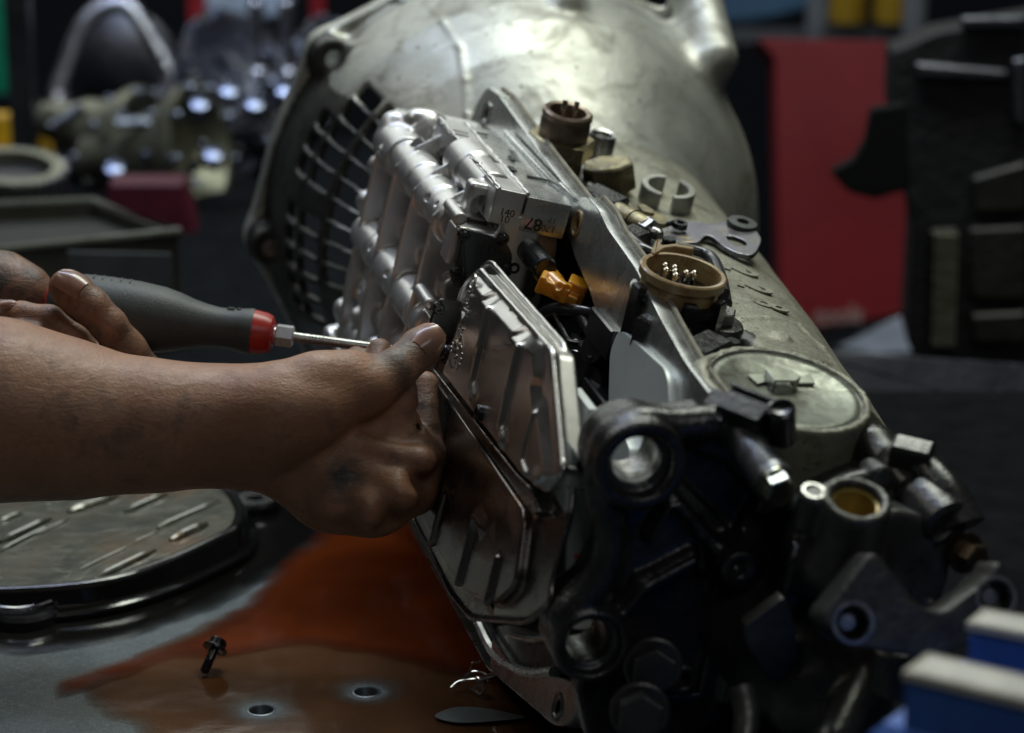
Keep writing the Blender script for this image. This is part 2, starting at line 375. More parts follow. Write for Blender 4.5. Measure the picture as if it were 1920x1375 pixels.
MT['red'] = simple('red_plastic', (.42, .022, .015), .35, 0., None, .5)
MT['whitepaint'] = simple('off_white_card', (.62, .60, .53), .7)
MT['blue'] = simple('blue_card', (.045, .14, .50), .55, var=.35, sc=14)
MT['lettering'] = simple('black_stamping', (.02, .02, .02), .5)
MT['engrave'] = simple('grey_engraving', (.10, .10, .10), .4, .5)
MT['pink'] = simple('pink_paint_dab', (.75, .38, .42), .5)
MT['reddot'] = simple('red_paint_dot', (.75, .05, .05), .5)
MT['cable'] = simple('black_cable_sheath', (.03, .03, .033), .3, 0., None, .5, .3)
MT['pin'] = metal('nickel_pin', (.55, .5, .42), (.65, .6, .5), 1., (.15, .25), 60, 900, .00003)

# ------------------------------------------------------------------ object bookkeeping
def tag(o, label=None, cat=None, group=None, kind=None):
    if label: o['label'] = label
    if cat: o['category'] = cat
    if group: o['group'] = group
    if kind: o['kind'] = kind
    return o
def empty(name, label, cat, mw=None, group=None):
    o = bpy.data.objects.new(name, None); COL.objects.link(o); o.empty_display_size = .02
    if mw is not None: o.matrix_world = Matrix(np.asarray(mw).tolist())
    return tag(o, label, cat, group)
GW = np.eye(4); GW[:3, :3] = G; GW[:3, 3] = ORG
def TR(P, **k): return [tuple(loc(px, py, **k)) for px, py in P]
def TN(P, n): return [(q[0], q[1]) for q in TR(P, n=n)]         # trace on a plane n = const -> (a,u)
def TA(P, a): return [(q[1], q[2]) for q in TR(P, a=a)]         # trace on a plane a = const -> (u,n)
def TU(P, u): return [(q[2], q[0]) for q in TR(P, u=u)]         # trace on a plane u = const -> (n,a)
# ================================================================== the gearbox
W = cdir(.2, .87, .45); WX = cdir(.97, -.24, 0)
gb = empty('automatic_gearbox', 'large grey aluminium automatic gearbox lying on the bench with its valve body exposed', 'gearbox', GW)
def S(px, depth): return px*depth/F                                # size of px picture pixels at a depth

# ---- bell housing
b = SDF((-.635, -.080, -.285), (-.40, .31, .105), .0019)
def bell(X, Y, Z):
    r = np.sqrt((Y-AXU)**2+(Z-AXN)**2); R = bellR(X); sl = np.interp(X, [-.55, -.52, -.49, -.46, -.42], [1, .9, .8, .8, .9])
    return np.maximum(np.maximum((r-R)*sl, (R-.007-r)*sl), np.maximum(-.625-X, X+.405))
b.fn(bell, (-.63, -.075, -.28), (-.402, .305, .10), 0)
flo = []                                                           # flange outline with its bolt lugs
for i in range(144):
    t = 2*pi*i/144; R = .173
    for c in (20, 62, 110, 150, 178, 222, 268, 318):
        dlt = (math.degrees(t)-c+180) % 360-180; R = max(R, .173+.009*math.exp(-(dlt/9.)**2))
    flo.append((AXU+R*cos(t), AXN+R*sin(t)))
b.poly(flo, -.630, -.613, ax=0, k=.006)
b.cyl((-.64, AXU, AXN), (-.605, AXU, AXN), .160, cut=True, k=.002)
LUG = []
for c in (20, 62, 110, 150, 178, 222, 268, 318):
    t = radians(c); q = (AXU+.170*cos(t), AXN+.170*sin(t)); LUG.append(q)
    b.cyl((-.63, *q), (-.596, *q), .0135, k=.008)
for q in LUG: b.cyl((-.64, *q), (-.58, *q), .0062, k=.0005, cut=True)
# casting seam winding down the bell towards the sump corner
seam = [(800, 5), (830, 40), (862, 90), (872, 150), (876, 215), (880, 240)]
for i in range(len(seam)-1):
    p, q = bellhit(*seam[i]), bellhit(*seam[i+1])
    b.cone(p, q, .0013, k=.0025)
# cooling slots: meridian windows cut through the lower left wall
for th in np.arange(62, 120, 5.7):
    t = radians(th)
    for ci, (a0, a1) in enumerate(((-.557, -.5365), (-.5335, -.5085), (-.5055, -.478))):
        if (ci == 0 and th < 72) or (ci < 2 and 88 < th < 92) or (ci == 2 and th > 112): continue
        am = (a0+a1)/2; R = float(bellR(np.array(am))); dR = float(bellR(np.array(am+.01))-bellR(np.array(am-.01)))/.02
        ax = nz((1, dR*cos(t), dR*sin(t))); tn = np.array([0, -sin(t), cos(t)]); rn = np.cross(ax, tn)
        b.box((am, AXU+R*cos(t), AXN+R*sin(t)), ((a1-a0)/2, .0056, .016), np.stack([ax, tn, rn], 1), cut=True, k=.0015, rd=.002)
# bosses high on the right of the bell
b.cone(loc(1300, -30, d=1.86), loc(1350, 105, d=1.80), .017, .012, k=.03)
p = bellhit(1062, 6); b.cone(p-np.array((.03, -.004, 0)), p+np.array((.0, .002, 0)), .012, .007, k=.014)
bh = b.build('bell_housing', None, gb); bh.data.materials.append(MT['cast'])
bh.data.materials.append(metal('shade_black_cast_aluminium', (.030, .030, .026), (.075, .075, .066), .5, (.3, .5), 26, 500, .0006, (.012, .011, .010), (.5, .7)))  # near black alloy: shade painted on the bell's left wall and inside
def centres(me):
    n = len(me.vertices); co_ = np.empty(n*3, np.float32); me.vertices.foreach_get('co', co_); co_ = co_.reshape(-1, 3)
    lv = np.empty(len(me.loops), np.int32); me.loops.foreach_get('vertex_index', lv); return co_[lv.reshape(-1, 4)].mean(1)
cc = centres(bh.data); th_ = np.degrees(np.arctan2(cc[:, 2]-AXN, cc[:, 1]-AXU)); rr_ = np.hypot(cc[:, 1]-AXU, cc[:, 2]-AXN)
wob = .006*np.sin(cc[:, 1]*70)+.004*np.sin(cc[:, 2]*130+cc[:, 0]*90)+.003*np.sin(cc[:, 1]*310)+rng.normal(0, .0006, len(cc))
shade_mask = (th_ > 52+wob*900) & (th_ < 175) & (cc[:, 0]+wob < -.487) & (cc[:, 0] > -.6125) & ((th_ > 66+wob*500) | (cc[:, 0] < -.585)) | (rr_ < bellR(cc[:, 0])-.004)
bh.data.polygons.foreach_set('material_index', shade_mask.astype(np.int32)); bh.data.update()
tag(bh, 'wide dull bell housing with slotted vents at its lower left')
t0 = MB()
for q in (LUG[1], LUG[2]):
    t0 = MB()
    t0.lathe([(0, -.600), (.0064, -.600), (.0064, -.594), (0, -.594)], FA(0)@np.array([[1, 0, 0, q[0]], [0, 1, 0, q[1]], [0, 0, 1, 0], [0, 0, 0, 1.]]), 16)
    t0.build('flange_dowel', MT['machined'], gb)

# ---- main case
s = SDF((-.47, .0, -.205), (.13, .245, .004), .0017)
def case(X, Y, Z):
    return np.maximum(np.maximum(hull(Y, Z, X)-caseR(X), np.maximum(X+.012, -.45-X)), Z+.006)
s.fn(case, (-.46, .02, -.20), (.04, .22, .0), 0)
# web between the case and the sump flange (top side)
fl = [(913, 162), (935, 178), (1010, 283), (1078, 372), (1100, 366), (1122, 392), (1140, 430), (1190, 500), (1240, 600), (1285, 680), (1335, 745)]
FLT = TN(fl, 0); FLB = [(.058, .165), (.056, .12), (.05, .03)]+TN([(1092, 1290), (1075, 1350), (1055, 1364), (1035, 1358), (912, 1252), (823, 1089)], 0)+[(-.34, -.036), (-.41, -.03), (-.445, .0), (-.455, .10), (-.448, .19)]+TN([(868, 262), (895, 190)], 0)
FLO = FLT+FLB
topn = [(x, y) for x, y in FLT]
for i in range(len(topn)-1):
    (x0, y0), (x1, y1) = topn[i], topn[i+1]
    s.cone((x0, y0-.006, -.008), (x1, y1-.006, -.008), .0040, k=.006)
    s.cone((x0, y0-.020, -.012), (x1, y1-.020, -.012), .006, k=.006)
# seam ridge across the case and along its side
rd = [(1385, 600), (1440, 596), (1500, 612), (1545, 655), (1580, 705), (1587, 745)]
for i in range(len(rd)-1): s.cone(casehit(*rd[i]), casehit(*rd[i+1]), .0011, k=.003)
# round pad
p = casehit(1463, 633); s.cyl(p-W*.004, p+W*.0018, .0058, k=.002)
# servo bore
SC = loc(1473, 735, d=1.262); SCF = frame(SC, W, WX); SCF[:3, :3] *= .93
s.cyl(SC-W*.06, SC+W*.0025, .0415, k=.010)
s.cyl(SC-W*.0005, SC+W*.01, .0377, k=.0008, cut=True)
# side lump at the far end and oil gallery humps
s.cone((-.42, .17, -.09), (-.34, .175, -.10), .03, .022, k=.03)
FLI = TN([(948, 262), (1060, 425), (1075, 478), (1105, 545), (1118, 590), (1150, 650), (1215, 770)], 0)+[(.042, .13), (.038, .035)]+TN([(1052, 1270), (975, 1268), (925, 1200), (890, 1130)], 0)+[(-.36, .0), (-.43, .01), (-.445, .1), (-.44, .19)]
s.poly(inset(np.array(FLI) if sum(FLI[i-1][0]*FLI[i][1]-FLI[i][0]*FLI[i-1][1] for i in range(len(FLI))) > 0 else np.array(FLI)[::-1], -.001), -.052, .02, ax=2, cut=True, k=.001)
s.poly([(-.40, .172), (-.40, .26), (-.03, .26), (-.035, .165), (-.12, .160), (-.25, .165)], -.058, -.0125, ax=2, cut=True, k=.008, rd=.004)
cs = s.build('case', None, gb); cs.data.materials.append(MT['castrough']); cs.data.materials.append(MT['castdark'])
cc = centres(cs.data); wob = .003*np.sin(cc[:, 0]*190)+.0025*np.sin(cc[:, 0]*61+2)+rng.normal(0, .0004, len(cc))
cs.data.polygons.foreach_set('material_index', ((cc[:, 2] < -.0115) & (cc[:, 2] > -.062+wob) & (cc[:, 0] < -.028+wob) & (cc[:, 1] > .12)).astype(np.int32)); cs.data.update()  # trough beside the flange takes the dark alloy as painted shade
tag(cs, 'grimy cast main case with a raised part number')
# raised characters on the case
for ch, px, py in (('2', 1386, 508), ('2', 1412, 540), ('8', 1442, 573)):
    p = casehit(px, py); nn = nz((0, p[1]-.118, min(p[2]+.10, 0)))
    x = nz(np.array((1, 0, 0))); fr = frame(p+nn*.0002, nn, -np.cross(nn, x)*.35+x*.9)
    text('raised_numeral', ch, .027, fr, MT['castrough'], gb, .00045, 0, .0007)
# C shaped cast boss between bell and case
p = topat(1247, 378, .010); fr = frame(p, W, WX); m = MB(); r = .0165
pr = [(r-.0042, -.02), (r, -.02), (r, .0095), (r-.0005, .0102), (r-.0037, .0102), (r-.0042, .0095), (r-.0042, -.02)]
m.lathe(pr, fr, 24, radians(100), radians(255)); m.lathe(pr, fr, 24, radians(-75), radians(62)); m.lathe([(0, -.02), (.013, -.02), (.013, -.009), (0, -.009)], fr)
m.build('split_ring_boss', MT['cast'], gb)
# ---- servo cover
m = MB(); m.lathe([(0, -.006), (.0385, -.006), (.0395, -.004), (.0395, .0), (.0385, .0012), (.0350, .0014), (.034, .0008), (0, .0012)], SCF, 64)
sc = m.build('servo_cover', metal('scuffed_servo_cover_metal', (.18, .195, .155), (.31, .33, .265), .6, (.33, .5), 30, 800, .0002, (.07, .065, .045), (.44, .66)), gb, sharp=50)
tag(sc, 'round scuffed greenish grey cover plate')
m = MB(); m.lathe([(.0405, -.004), (.0418, -.004), (.0418, .0022), (.0405, .0022), (.0405, -.004)], SCF, 64)
m.build('snap_ring', MT['steel'], gb)
def pt(px, py, d): return loc(px, py, d=d*KD)
# bent clip on the cover
def on(px, py, o, nrm): r_ = G.T@ray(px, py); c = G.T@(CAM-ORG); t = ((np.array(o)-c)@nrm)/(r_@nrm); return c+r_*t
def trf(P, fr):                                       # trace on the plane of a frame -> frame x,y
    out = []
    for px, py in P:
        q = on(px, py, fr[:3, 3], fr[:3, 2])-fr[:3, 3]; out.append((q@fr[:3, 0], q@fr[:3, 1]))
    return out
f2 = SCF.copy(); f2[:3, 3] = SC+W*.0015
m = MB(); m.prism(trf([(1390, 702), (1432, 700), (1438, 715), (1412, 722)], f2), 0, .0012, f2, .0002)
m.prism(trf([(1480, 716), (1525, 700), (1535, 722), (1490, 722)], f2), 0, .0015, f2, .0002)
f3 = f2.copy(); f3[:3, 3] = SC+W*.006
m.prism(trf([(1428, 694), (1478, 690), (1504, 710), (1494, 719), (1447, 718)], f3), 0, .0014, f3, .0003)
m.prism(trf([(1428, 694), (1434, 692), (1453, 716), (1447, 718)], f3), -.0050, .0, f3, .0002)
m.prism(trf([(1496, 712), (1504, 710), (1498, 719), (1490, 719)], f3), -.0045, .0, f3, .0002)
m.build('cable_clip', metal('clip_zinc', (.34, .36, .30), (.44, .46, .38), .8, (.3, .45), 50, 800, .0001), gb)

# ---- sump flange
hole = TR([(1082, 419), (912, 213), (1046, 1325), (1330, 742)], n=0)
fp = plate('sump_flange', rnd(FLO, .006), -.009, 0, MT['machined'], gb, [rnd(FLI, .008)]+[circ(h[0], h[1], .0036 if i != 3 else .002) for i, h in enumerate(hole)], .0006)
tag(fp, 'smooth machined flange face that mirrors the amber plug')
# lugs round the flange holes with a dirty rim
for h in hole[:3]:
    m = MB(); f = frame((h[0], h[1], 0), (0, 0, 1)); m.lathe([(.0058, -.0005), (.0075, -.0005), (.0075, .0006), (.0068, .001), (.0058, .0006), (.0058, -.0005)], f)
    m.lathe([(.0036, -.012), (.0030, -.012), (.0030, .0), (.0036, .0003)], f); m.build('bolt_hole_rim', MT['steel'] if h is not hole[0] else MT['tan'], gb)
# dusty gasket edge along the outside of the flange
m = MB(); m.tube([(x, y+.0005, -.0105) for x, y in FLT], .0016, 6); m.build('gasket_edge', metal('dusty_gasket', (.16, .14, .10), (.27, .25, .19), .1, (.7, .9), 120, 900, .0006), gb)
# case interior behind the flange
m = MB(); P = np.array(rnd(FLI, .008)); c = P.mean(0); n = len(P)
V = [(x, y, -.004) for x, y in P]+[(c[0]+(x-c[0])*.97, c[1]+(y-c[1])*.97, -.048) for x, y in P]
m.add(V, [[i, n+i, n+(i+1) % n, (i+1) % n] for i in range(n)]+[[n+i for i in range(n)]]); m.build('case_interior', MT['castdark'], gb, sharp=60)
# light inner wall below the flange (bottom corner) with a glossy pocket
f = loc(980, 1235, n=-.008)
m = MB(); m.prism(rnd(TN([(905, 1178), (955, 1168), (1040, 1200), (1050, 1262), (1000, 1290), (940, 1250)], -.006), .01), -.03, -.006, FN, .001)
m.build('inner_rib', MT['castdark'], gb)
m = MB(); m.tube(spline([loc(898, 1165, n=-.003), loc(930, 1225, n=-.003), loc(985, 1262, n=-.003), loc(1040, 1262, n=-.003)]), .0035, 10)
m.tube(spline([loc(960, 1192, n=-.002), loc(1000, 1200, n=-.002), (loc(1030, 1195, n=-.002))]), .002, 8)
m.build('cast_lip', MT['machined'], gb)

# ---- grey coated spacer plate standing inside the flange
gp = TN([(1143, 660), (1157, 622), (1170, 622), (1245, 690), (1252, 712), (1258, 830), (1255, 960), (1200, 1120), (1120, 1120), (1145, 900), (1170, 800), (1140, 760)], .004)
pl = plate('spacer_plate', rnd(gp, .005), -.001, .004, MT['greyplate'], gb, bev=.0005); tag(pl, 'pale grey coated plate')
pl2 = plate('inner_wall', rnd(TN([(1100, 880), (1150, 770), (1180, 840), (1180, 1000), (1120, 1180), (1070, 1180), (1060, 900)], .012), .003), .0, .012, MT['greyplate'], gb, bev=.0006)
# grey block with a red dot, right of the filter
gbk = TA([(1062, 915), (1112, 922), (1116, 1070), (1105, 1110), (1062, 1105)], .055)
m = MB(); m.prism(gbk, .0, .055, FA(0), .001)
m.prism(TA([(1072, 838), (1100, 872), (1115, 905), (1112, 922), (1060, 912)], .055), .02, .0555, FA(0), .001)
m.build('accumulator_block', MT['greyplate'], gb)
m = MB(); q = loc(1080, 1043, a=.0552); m.lathe([(0, 0), (.0011, 0), (0, .0003)], FA(0)@frame((q[1], q[2], q[0]), (0, 0, 1)), 10); m.build('red_paint_dot', MT['reddot'], gb)
m = MB(); q = loc(1093, 872, a=.0562); m.lathe([(.0, 0), (.0032, 0), (.0032, .0002), (0, .0002)], FA(0)@frame((q[1], q[2], q[0]), (0, 0, 1)), 14)
q = loc(1110, 872, a=.0562); m.lathe([(.0, 0), (.002, 0), (.002, .0002), (0, .0002)], FA(0)@frame((q[1], q[2], q[0]), (0, 0, 1)), 12); m.build('oil_port', MT['lettering'], gb)
# upright pale strip behind
m = MB(); m.prism(TA([(1105, 768), (1120, 768), (1103, 835), (1086, 820)], .03), .0, .03, FA(0), .0006); m.build('inner_strip', MT['greyplate'], gb)

# ---- valve body
vb = SDF((-.435, .03, .0), (-.185, .235, .092), .00095)
vb.box((-.315, .128, .016), (.105, .078, .014), k=.001, rd=.003)                         # back slab
vb.box((-.295, .175, .028), (.095, .030, .012), k=.003, rd=.003)
WEB = [-.232, -.284, -.335, -.386]
for i, a in enumerate(WEB):
    top = .205 if i < 3 else .198
    vb.poly([(top+.009, .02), (top+.009, .044), (top-.004, .060), (top-.018, .0695), (.150, .069), (.10, .0675), (.062, .064), (.052, .050), (.05, .02)], a-.0013, a+.0013, ax=0, k=.0016, rd=.0011)
vb.box((-.322, .056, .034), (.094, .0025, .030), k=.003)
vb.box((-.412, .130, .030), (.003, .075, .028), k=.004, rd=.0015)
def bore(u, n, a0, a1, r, k=.0022, steps=()):
    r *= .97; steps = [(x_, y_, z_*.99) for x_, y_, z_ in steps]
    vb.cyl((a0, u, n), (a1, u, n), r, k=k, rd=.002)
    for s0, s1, rr in steps: vb.cyl((s0, u, n), (s1, u, n), rr, k=.0012, rd=.001)
bore(.186, .055, -.405, -.225, .0118, steps=((-.405, -.362, .0140), (-.335, -.310, .0130), (-.284, -.262, .0128), (-.255, -.232, .0120)))
bore(.207, .040, -.300, -.228, .0120, steps=((-.262, -.236, .0105), (-.300, -.268, .0132)))
bore(.150, .048, -.40, -.22, .0085, steps=((-.30, -.286, .0108),))
bore(.128, .056, -.405, -.215, .0118, steps=((-.40, -.36, .0132), (-.33, -.30, .0128), (-.275, -.24, .0130)))
bore(.096, .050, -.405, -.215, .0095, steps=((-.38, -.35, .0115), (-.30, -.26, .0112)))
bore(.070, .052, -.405, -.215, .0100, steps=((-.37, -.345, .0125), (-.32, -.296, .0120)))
for a, u, n, r in ((-.404, .196, .058, .0085), (-.408, .168, .060, .007), (-.407, .145, .061, .0075), (-.395, .203, .047, .008), (-.36, .158, .052, .007), (-.31, .157, .053, .0072),
                   (-.26, .156, .051, .007), (-.36, .112, .058, .006), (-.31, .083, .058, .0068), (-.405, .075, .058, .0075), (-.408, .108, .05, .009), (-.25, .108, .055, .008), (-.36, .085, .060, .006), (-.41, .056, .06, .006)):
    vb.cone((a, u, n-.012), (a, u, n), r, r, k=.004)
vb.cone((-.404, .196, .058), (-.392, .206, .040), .006, .005, k=.006)
for i in range(4):                                       # small ports, pads and drillings between the bores
    a = (-.255, -.308, -.360, -.398)[i]
    for u, n, r in ((.170, .054, .0052), (.112, .058, .0048), (.083, .055, .005), (.143, .060, .0042)):
        vb.cyl((a+rng.uniform(-.008, .008), u, .03), (a+rng.uniform(-.008, .008), u, n+rng.uniform(0, .006)), r, k=.002, rd=.001)
for a, u in ((-.262, .186), (-.300, .128), (-.352, .128), (-.372, .096), (-.29, .07)):
    vb.cyl((a, u+.002, .055), (a, u+.004, .09), .0017, cut=True, k=.0004)
for a in (-.27, -.318, -.372): vb.box((a, .1565, .045), (.009, .004, .030), cut=True, k=.002, rd=.002)
# small plug in the top bore and drilled hole
q = (-.378, .184, .068); vb.cone((-.378, .184, .06), q, .0042, .0036, k=.002); vb.cyl(q, (-.378, .184, .09), .0014, cut=True, k=.0004)
vb.cyl((-.243, .190, .060), (-.243, .194, .09), .0013, cut=True, k=.0003)
# open end of the upper right bore
vb.box((-.222, .203, .046), (.0065, .0105, .0115), k=.0025, rd=.003)
vb.cyl((-.226, .201, .0475), (-.205, .201, .0475), .0065, cut=True, k=.0008)
vb.box((-.228, .2035, .0585), (.0011, .0048, .004), cut=True, k=.0003)
vb.box((-.210, .180, .052), (.008, .011, .012), k=.003, rd=.002)                           # pedestal of plate 1
vb.box((-.212, .120, .052), (.008, .018, .012), k=.003, rd=.002)
vb.cyl((-.228, .196, .063), (-.198, .196, .063), .0036, k=.001, rd=.0008)                  # screw posts
vb.cyl((-.226, .146, .067), (-.197, .146, .067), .0036, k=.001, rd=.0008)
vbo = vb.build('valve_body', MT['valve'], gb, relax=1)
tag(vbo, 'bright die cast valve body with webs and stepped bores')
# stacked plates on its tail side with the stamped numbers
yy0 = .038
up1 = plate('upper_half_casting', rnd([(.0475, -.352), (.030, -.358), (.030, -.2003), (.0475, -.2003)], .0015), .197, .2165, MT['valve'], vbo, bev=.0006, fr=FU())
up2 = plate('lower_half_casting', [(.0292, -.358), (.0015, -.352), (.0005, -.300), (.0015, -.215), (.004, -.1995), (.0292, -.1995)], .196, .2155, MT['machined'], vbo, bev=.0006, fr=FU())
# rough parting beads, slots and marks on the top
m = MB()
for n0, jit in ((.046, .0007), (.0297, .0006)):
    P = [( -.352+.152*i/40, .2166+rng.uniform(-.0002, .0005), n0+rng.uniform(-jit, jit)) for i in range(41)]
    m.tube(P, [.0011+rng.uniform(-.0003, .0004) for _ in P], 6)
m.build('parting_bead', MT['valve'], vbo)
for a0, a1, n0, n1 in ((-.290, -.279, .0165, .0185), (-.268, -.2645, .030, .0345), (-.262, -.252, .0225, .0255), (-.248, -.245, .0065, .018), (-.335, -.334, .020, .028), (-.327, -.3263, .034, .0445), (-.318, -.3173, .036, .0445), (-.2925, -.2918, .034, .0445)):
    m = MB(); m.box((n0, a0, .2160), (n1, a1, .2169), FU(), 0); m.build('top_slot', MT['lettering'], vbo)
m = MB()
for k in range(5): m.box((.0085+.001*k, -.309+.006*k, .2155), (.013+.001*k, -.3085+.006*k, .2159), FU(), 0)
m.build('cast_tick_mark', MT['engrave'], vbo)
m = MB(); m.prism([(.0012, -.352), (.006, -.352), (.006, -.245), (.0012, -.222)], .2155, .2185, FU(), .0006); m.prism([(-.0005, -.238), (.0018, -.238), (.0012, -.205), (-.0005, -.2005)], .20, .219, FU(), .0004)
m.build('edge_rail', MT['machined'], vbo)
m = MB(); q = loc(917, 317, u=.2168); m.lathe([(0, 0), (.0012, 0), (0, .0003)], FU()@frame((q[2], q[0], .2168), (0, 0, 1)), 10); m.build('red_paint_dot', MT['reddot'], vbo)
# end face with its chamfer, numbers
def txA(name, s_, px, py, size, mat, a=-.1993, rot=0., depth=.00012):
    q = loc(px, py, a=a); r = radians(rot); x = np.array((0, 0, -1.)); y = np.array((0, 1., 0)); X_ = x*cos(r)+y*sin(r)
    text(name, s_, size, frame(q, (1, 0, 0), X_), mat, vbo, depth)
txA('stamped_number', '140', 951, 400, .0058, MT['lettering'], a=-.2001)
txA('stamped_number', '10', 946, 412, .0058, MT['lettering'], a=-.2001)
m = MB(); m.prism(rnd(TA([(984, 416), (990, 410), (998, 413), (996, 426), (986, 424)], -.1992), .0006), -.1993, -.1991, FA(), 0); m.build('pink_paint_dab', MT['pink'], vbo)
txA('stamped_number', '87', 1001, 420, .0098, MT['lettering'], a=-.1989, rot=180)
txA('stamped_number', '170', 1028, 429, .0055, MT['engrave'], rot=180); txA('stamped_number', '17', 1036, 413, .0045, MT['engrave'], rot=180)
# lower dark solenoid blocks
m = MB(); m.prism(TA([(928, 420), (1048, 443), (1046, 470), (1036, 515), (1000, 560), (925, 545)], -.2035), -.28, -.2035, FA(), .0012)
m.build('solenoid_block', metal('grey_block_metal', (.20, .205, .21), (.28, .285, .29), .8, (.25, .38), 30, 900, .0001), vbo)
def bpl(P, a, lab):
    o = plate('cover_plate', rnd(TA(P, a), .003), a-.0035, a, MT['black'], gb, bev=.0006, fr=FA()); return tag(o, lab)
pA = bpl([(872, 428), (950, 455), (962, 480), (948, 560), (845, 535)], -.196, 'upper black cover plate held by corner screws')
pB = bpl([(822, 567), (830, 560), (905, 575), (895, 660), (800, 650), (808, 600)], -.191, 'lower black cover plate')
MESHES = {}
def capscrew(name, P, nrm, r, h, mat, parent, hexs=False, x=(0, 1, .2)):
    key = (round(r, 5), round(h, 5), mat.name, hexs)
    if key not in MESHES:
        m = MB()
        if hexs: m.lathe([(0, -.002), (r*1.25, -.002), (r*1.25, 0), (r*1.15, .0008), (0, .0008)]); m.hexp(r, .0006, h, c=.0005)
        else:
            m.lathe([(0, -.001), (r*1.18, -.001), (r*1.18, .0006), (r, .0010), (r, h-.0008), (r*.8, h), (r*.5, h), (r*.45, h*.45), (0, h*.45)], seg=18)
        MESHES[key] = m.mesh(name, 30); MESHES[key].materials.append(mat)
    return link(name, MESHES[key], None, parent, frame(P, nrm, x))
for px, py in ((869, 441), (943, 448), (855, 512), (948, 508)):
    capscrew('screw', loc(px, py, a=-.1958), (1, 0, 0), .0030, .0028, MT['screw'], pA)
capscrew('screw', loc(822, 578, a=-.191), (1, 0, 0), .0030, .0028, MT['screw'], pB)
capscrew('screw', loc(963, 502, a=-.2013), (1, 0, 0), .0034, .002, MT['screw'], vbo)
txA('raised_number', '10', 915, 470, .011, MT['black'], a=-.1955, rot=0)
# bolts standing in the valve body
capscrew('bolt', loc(926, 398, a=-.213), (1, 0, 0), .0050, .006, MT['screw'], vbo, True)
capscrew('bolt', np.array((-.352, .196, .052)), nz((.3, .5, .6)), .0052, .006, MT['screw'], vbo, True)
capscrew('bolt', np.array((-.318, .203, .046)), nz((.3, .4, .6)), .0046, .004, MT['screw'], vbo, True)
m = MB(); q = loc(672, 545, n=.058); m.tube([q, q+np.array((.01, -.001, .001)), q+np.array((.03, .002, 0))], [.0028, .0026, .0014], 10); m.build('amber_wire_end', MT['amber'], vbo)
# black post with the amber connector
q0 = loc(988, 466, a=-.2035); q1 = loc(1024, 506, a=-.175); q1 = q0+nz(q1-q0)*np.linalg.norm(q1-q0)
ax = nz(q1-q0); fr = frame(q0, ax, (0, 1, 0)); L = np.linalg.norm(q1-q0)
m = MB(); m.lathe([(0, -.01), (.0068, -.01), (.0070, 0), (.0066, L-.001), (.0058, L), (0, L)], fr, 24)
for k in range(8): t = 2*pi*k/8; m.box((.0064*cos(t)-.0004, .0064*sin(t)-.0004, .002), (.0064*cos(t)+.0004, .0064*sin(t)+.0004, L-.002), fr, 0)
m.build('sensor_post', MT['black'], gb)
_p = np.array([pt(1005, 500, 1.500), pt(1110, 580, 1.450), pt(1050, 540, 1.440), pt(1090, 540, 1.490)]); am = SDF(_p.min(0)-.014, _p.max(0)+.014, .0006)
am.cyl(pt(1018, 508, 1.495), pt(1040, 534, 1.478), .0062, k=.001)
am.cyl(pt(1030, 522, 1.470), pt(1058, 548, 1.460), .0048, k=.002)
XA = nz(pt(1100, 565, 1.470)-pt(1010, 525, 1.470)); YA = W; ZA = np.cross(XA, YA); YA = np.cross(ZA, XA)
am.box(pt(1038, 540, 1.465), (.0088, .0042, .005), np.stack([XA, YA, ZA], 1), k=.0006, rd=.0008)
am.box(pt(1016, 529, 1.465), (.0016, .0052, .0052), np.stack([XA, YA, ZA], 1), k=.0006, rd=.0008)
am.box(pt(1080, 545, 1.482), (.0058, .0060, .006), np.stack([XA, YA, ZA], 1), k=.0006, rd=.0008)
am.box(pt(1066, 556, 1.478), (.0055, .0030, .005), np.stack([XA, YA, ZA], 1), k=.001, rd=.001)
am.cyl(pt(1048, 536, 1.452), pt(1048, 536, 1.459), .0022, cut=True, k=.0005)
o = am.build('wiring_plug', MT['amber'], gb, relax=1); tag(o, 'glossy amber plastic plug on the end of a black post')
# black cable, formed tube and black bracket beside the filter
m = MB(); P = [pt(985, 625, 1.52), pt(1008, 596, 1.49), pt(1040, 580, 1.475), pt(1080, 583, 1.465), pt(1126, 592, 1.46)]
m.tube(spline(P), .0036, 14); m.lathe([(0, 0), (.0042, 0), (.0044, .002), (.0040, .004), (0, .004)], frame(P[-1], P[-1]-P[-2])); m.build('sheathed_cable', MT['cable'], gb)
fb = frame(pt(1120, 700, 1.44), cdir(-.35, .15, .9), cdir(1, 0, .3))
m = MB(); m.prism(rnd(trf([(1064, 640), (1075, 634), (1108, 648), (1122, 652), (1190, 722), (1196, 748), (1172, 752), (1112, 700), (1060, 692)], fb), .003), -.003, 0, fb, .0006)
m.prism(rnd(trf([(1072, 655), (1118, 668), (1186, 733), (1180, 752), (1150, 740), (1062, 706)], fb), .003), 0, .0035, fb, .0006)
m.tube(spline([pt(1040, 590, 1.47), pt(1058, 625, 1.455), pt(1070, 640, 1.448), pt(1105, 645, 1.443), pt(1125, 655, 1.44), pt(1192, 722, 1.435)]), .0014, 8)
m.build('support_bracket', MT['black'], gb)
capscrew('bolt', pt(1128, 698, 1.432), fb[:3, 2], .0045, .004, MT['screw'], gb, True)
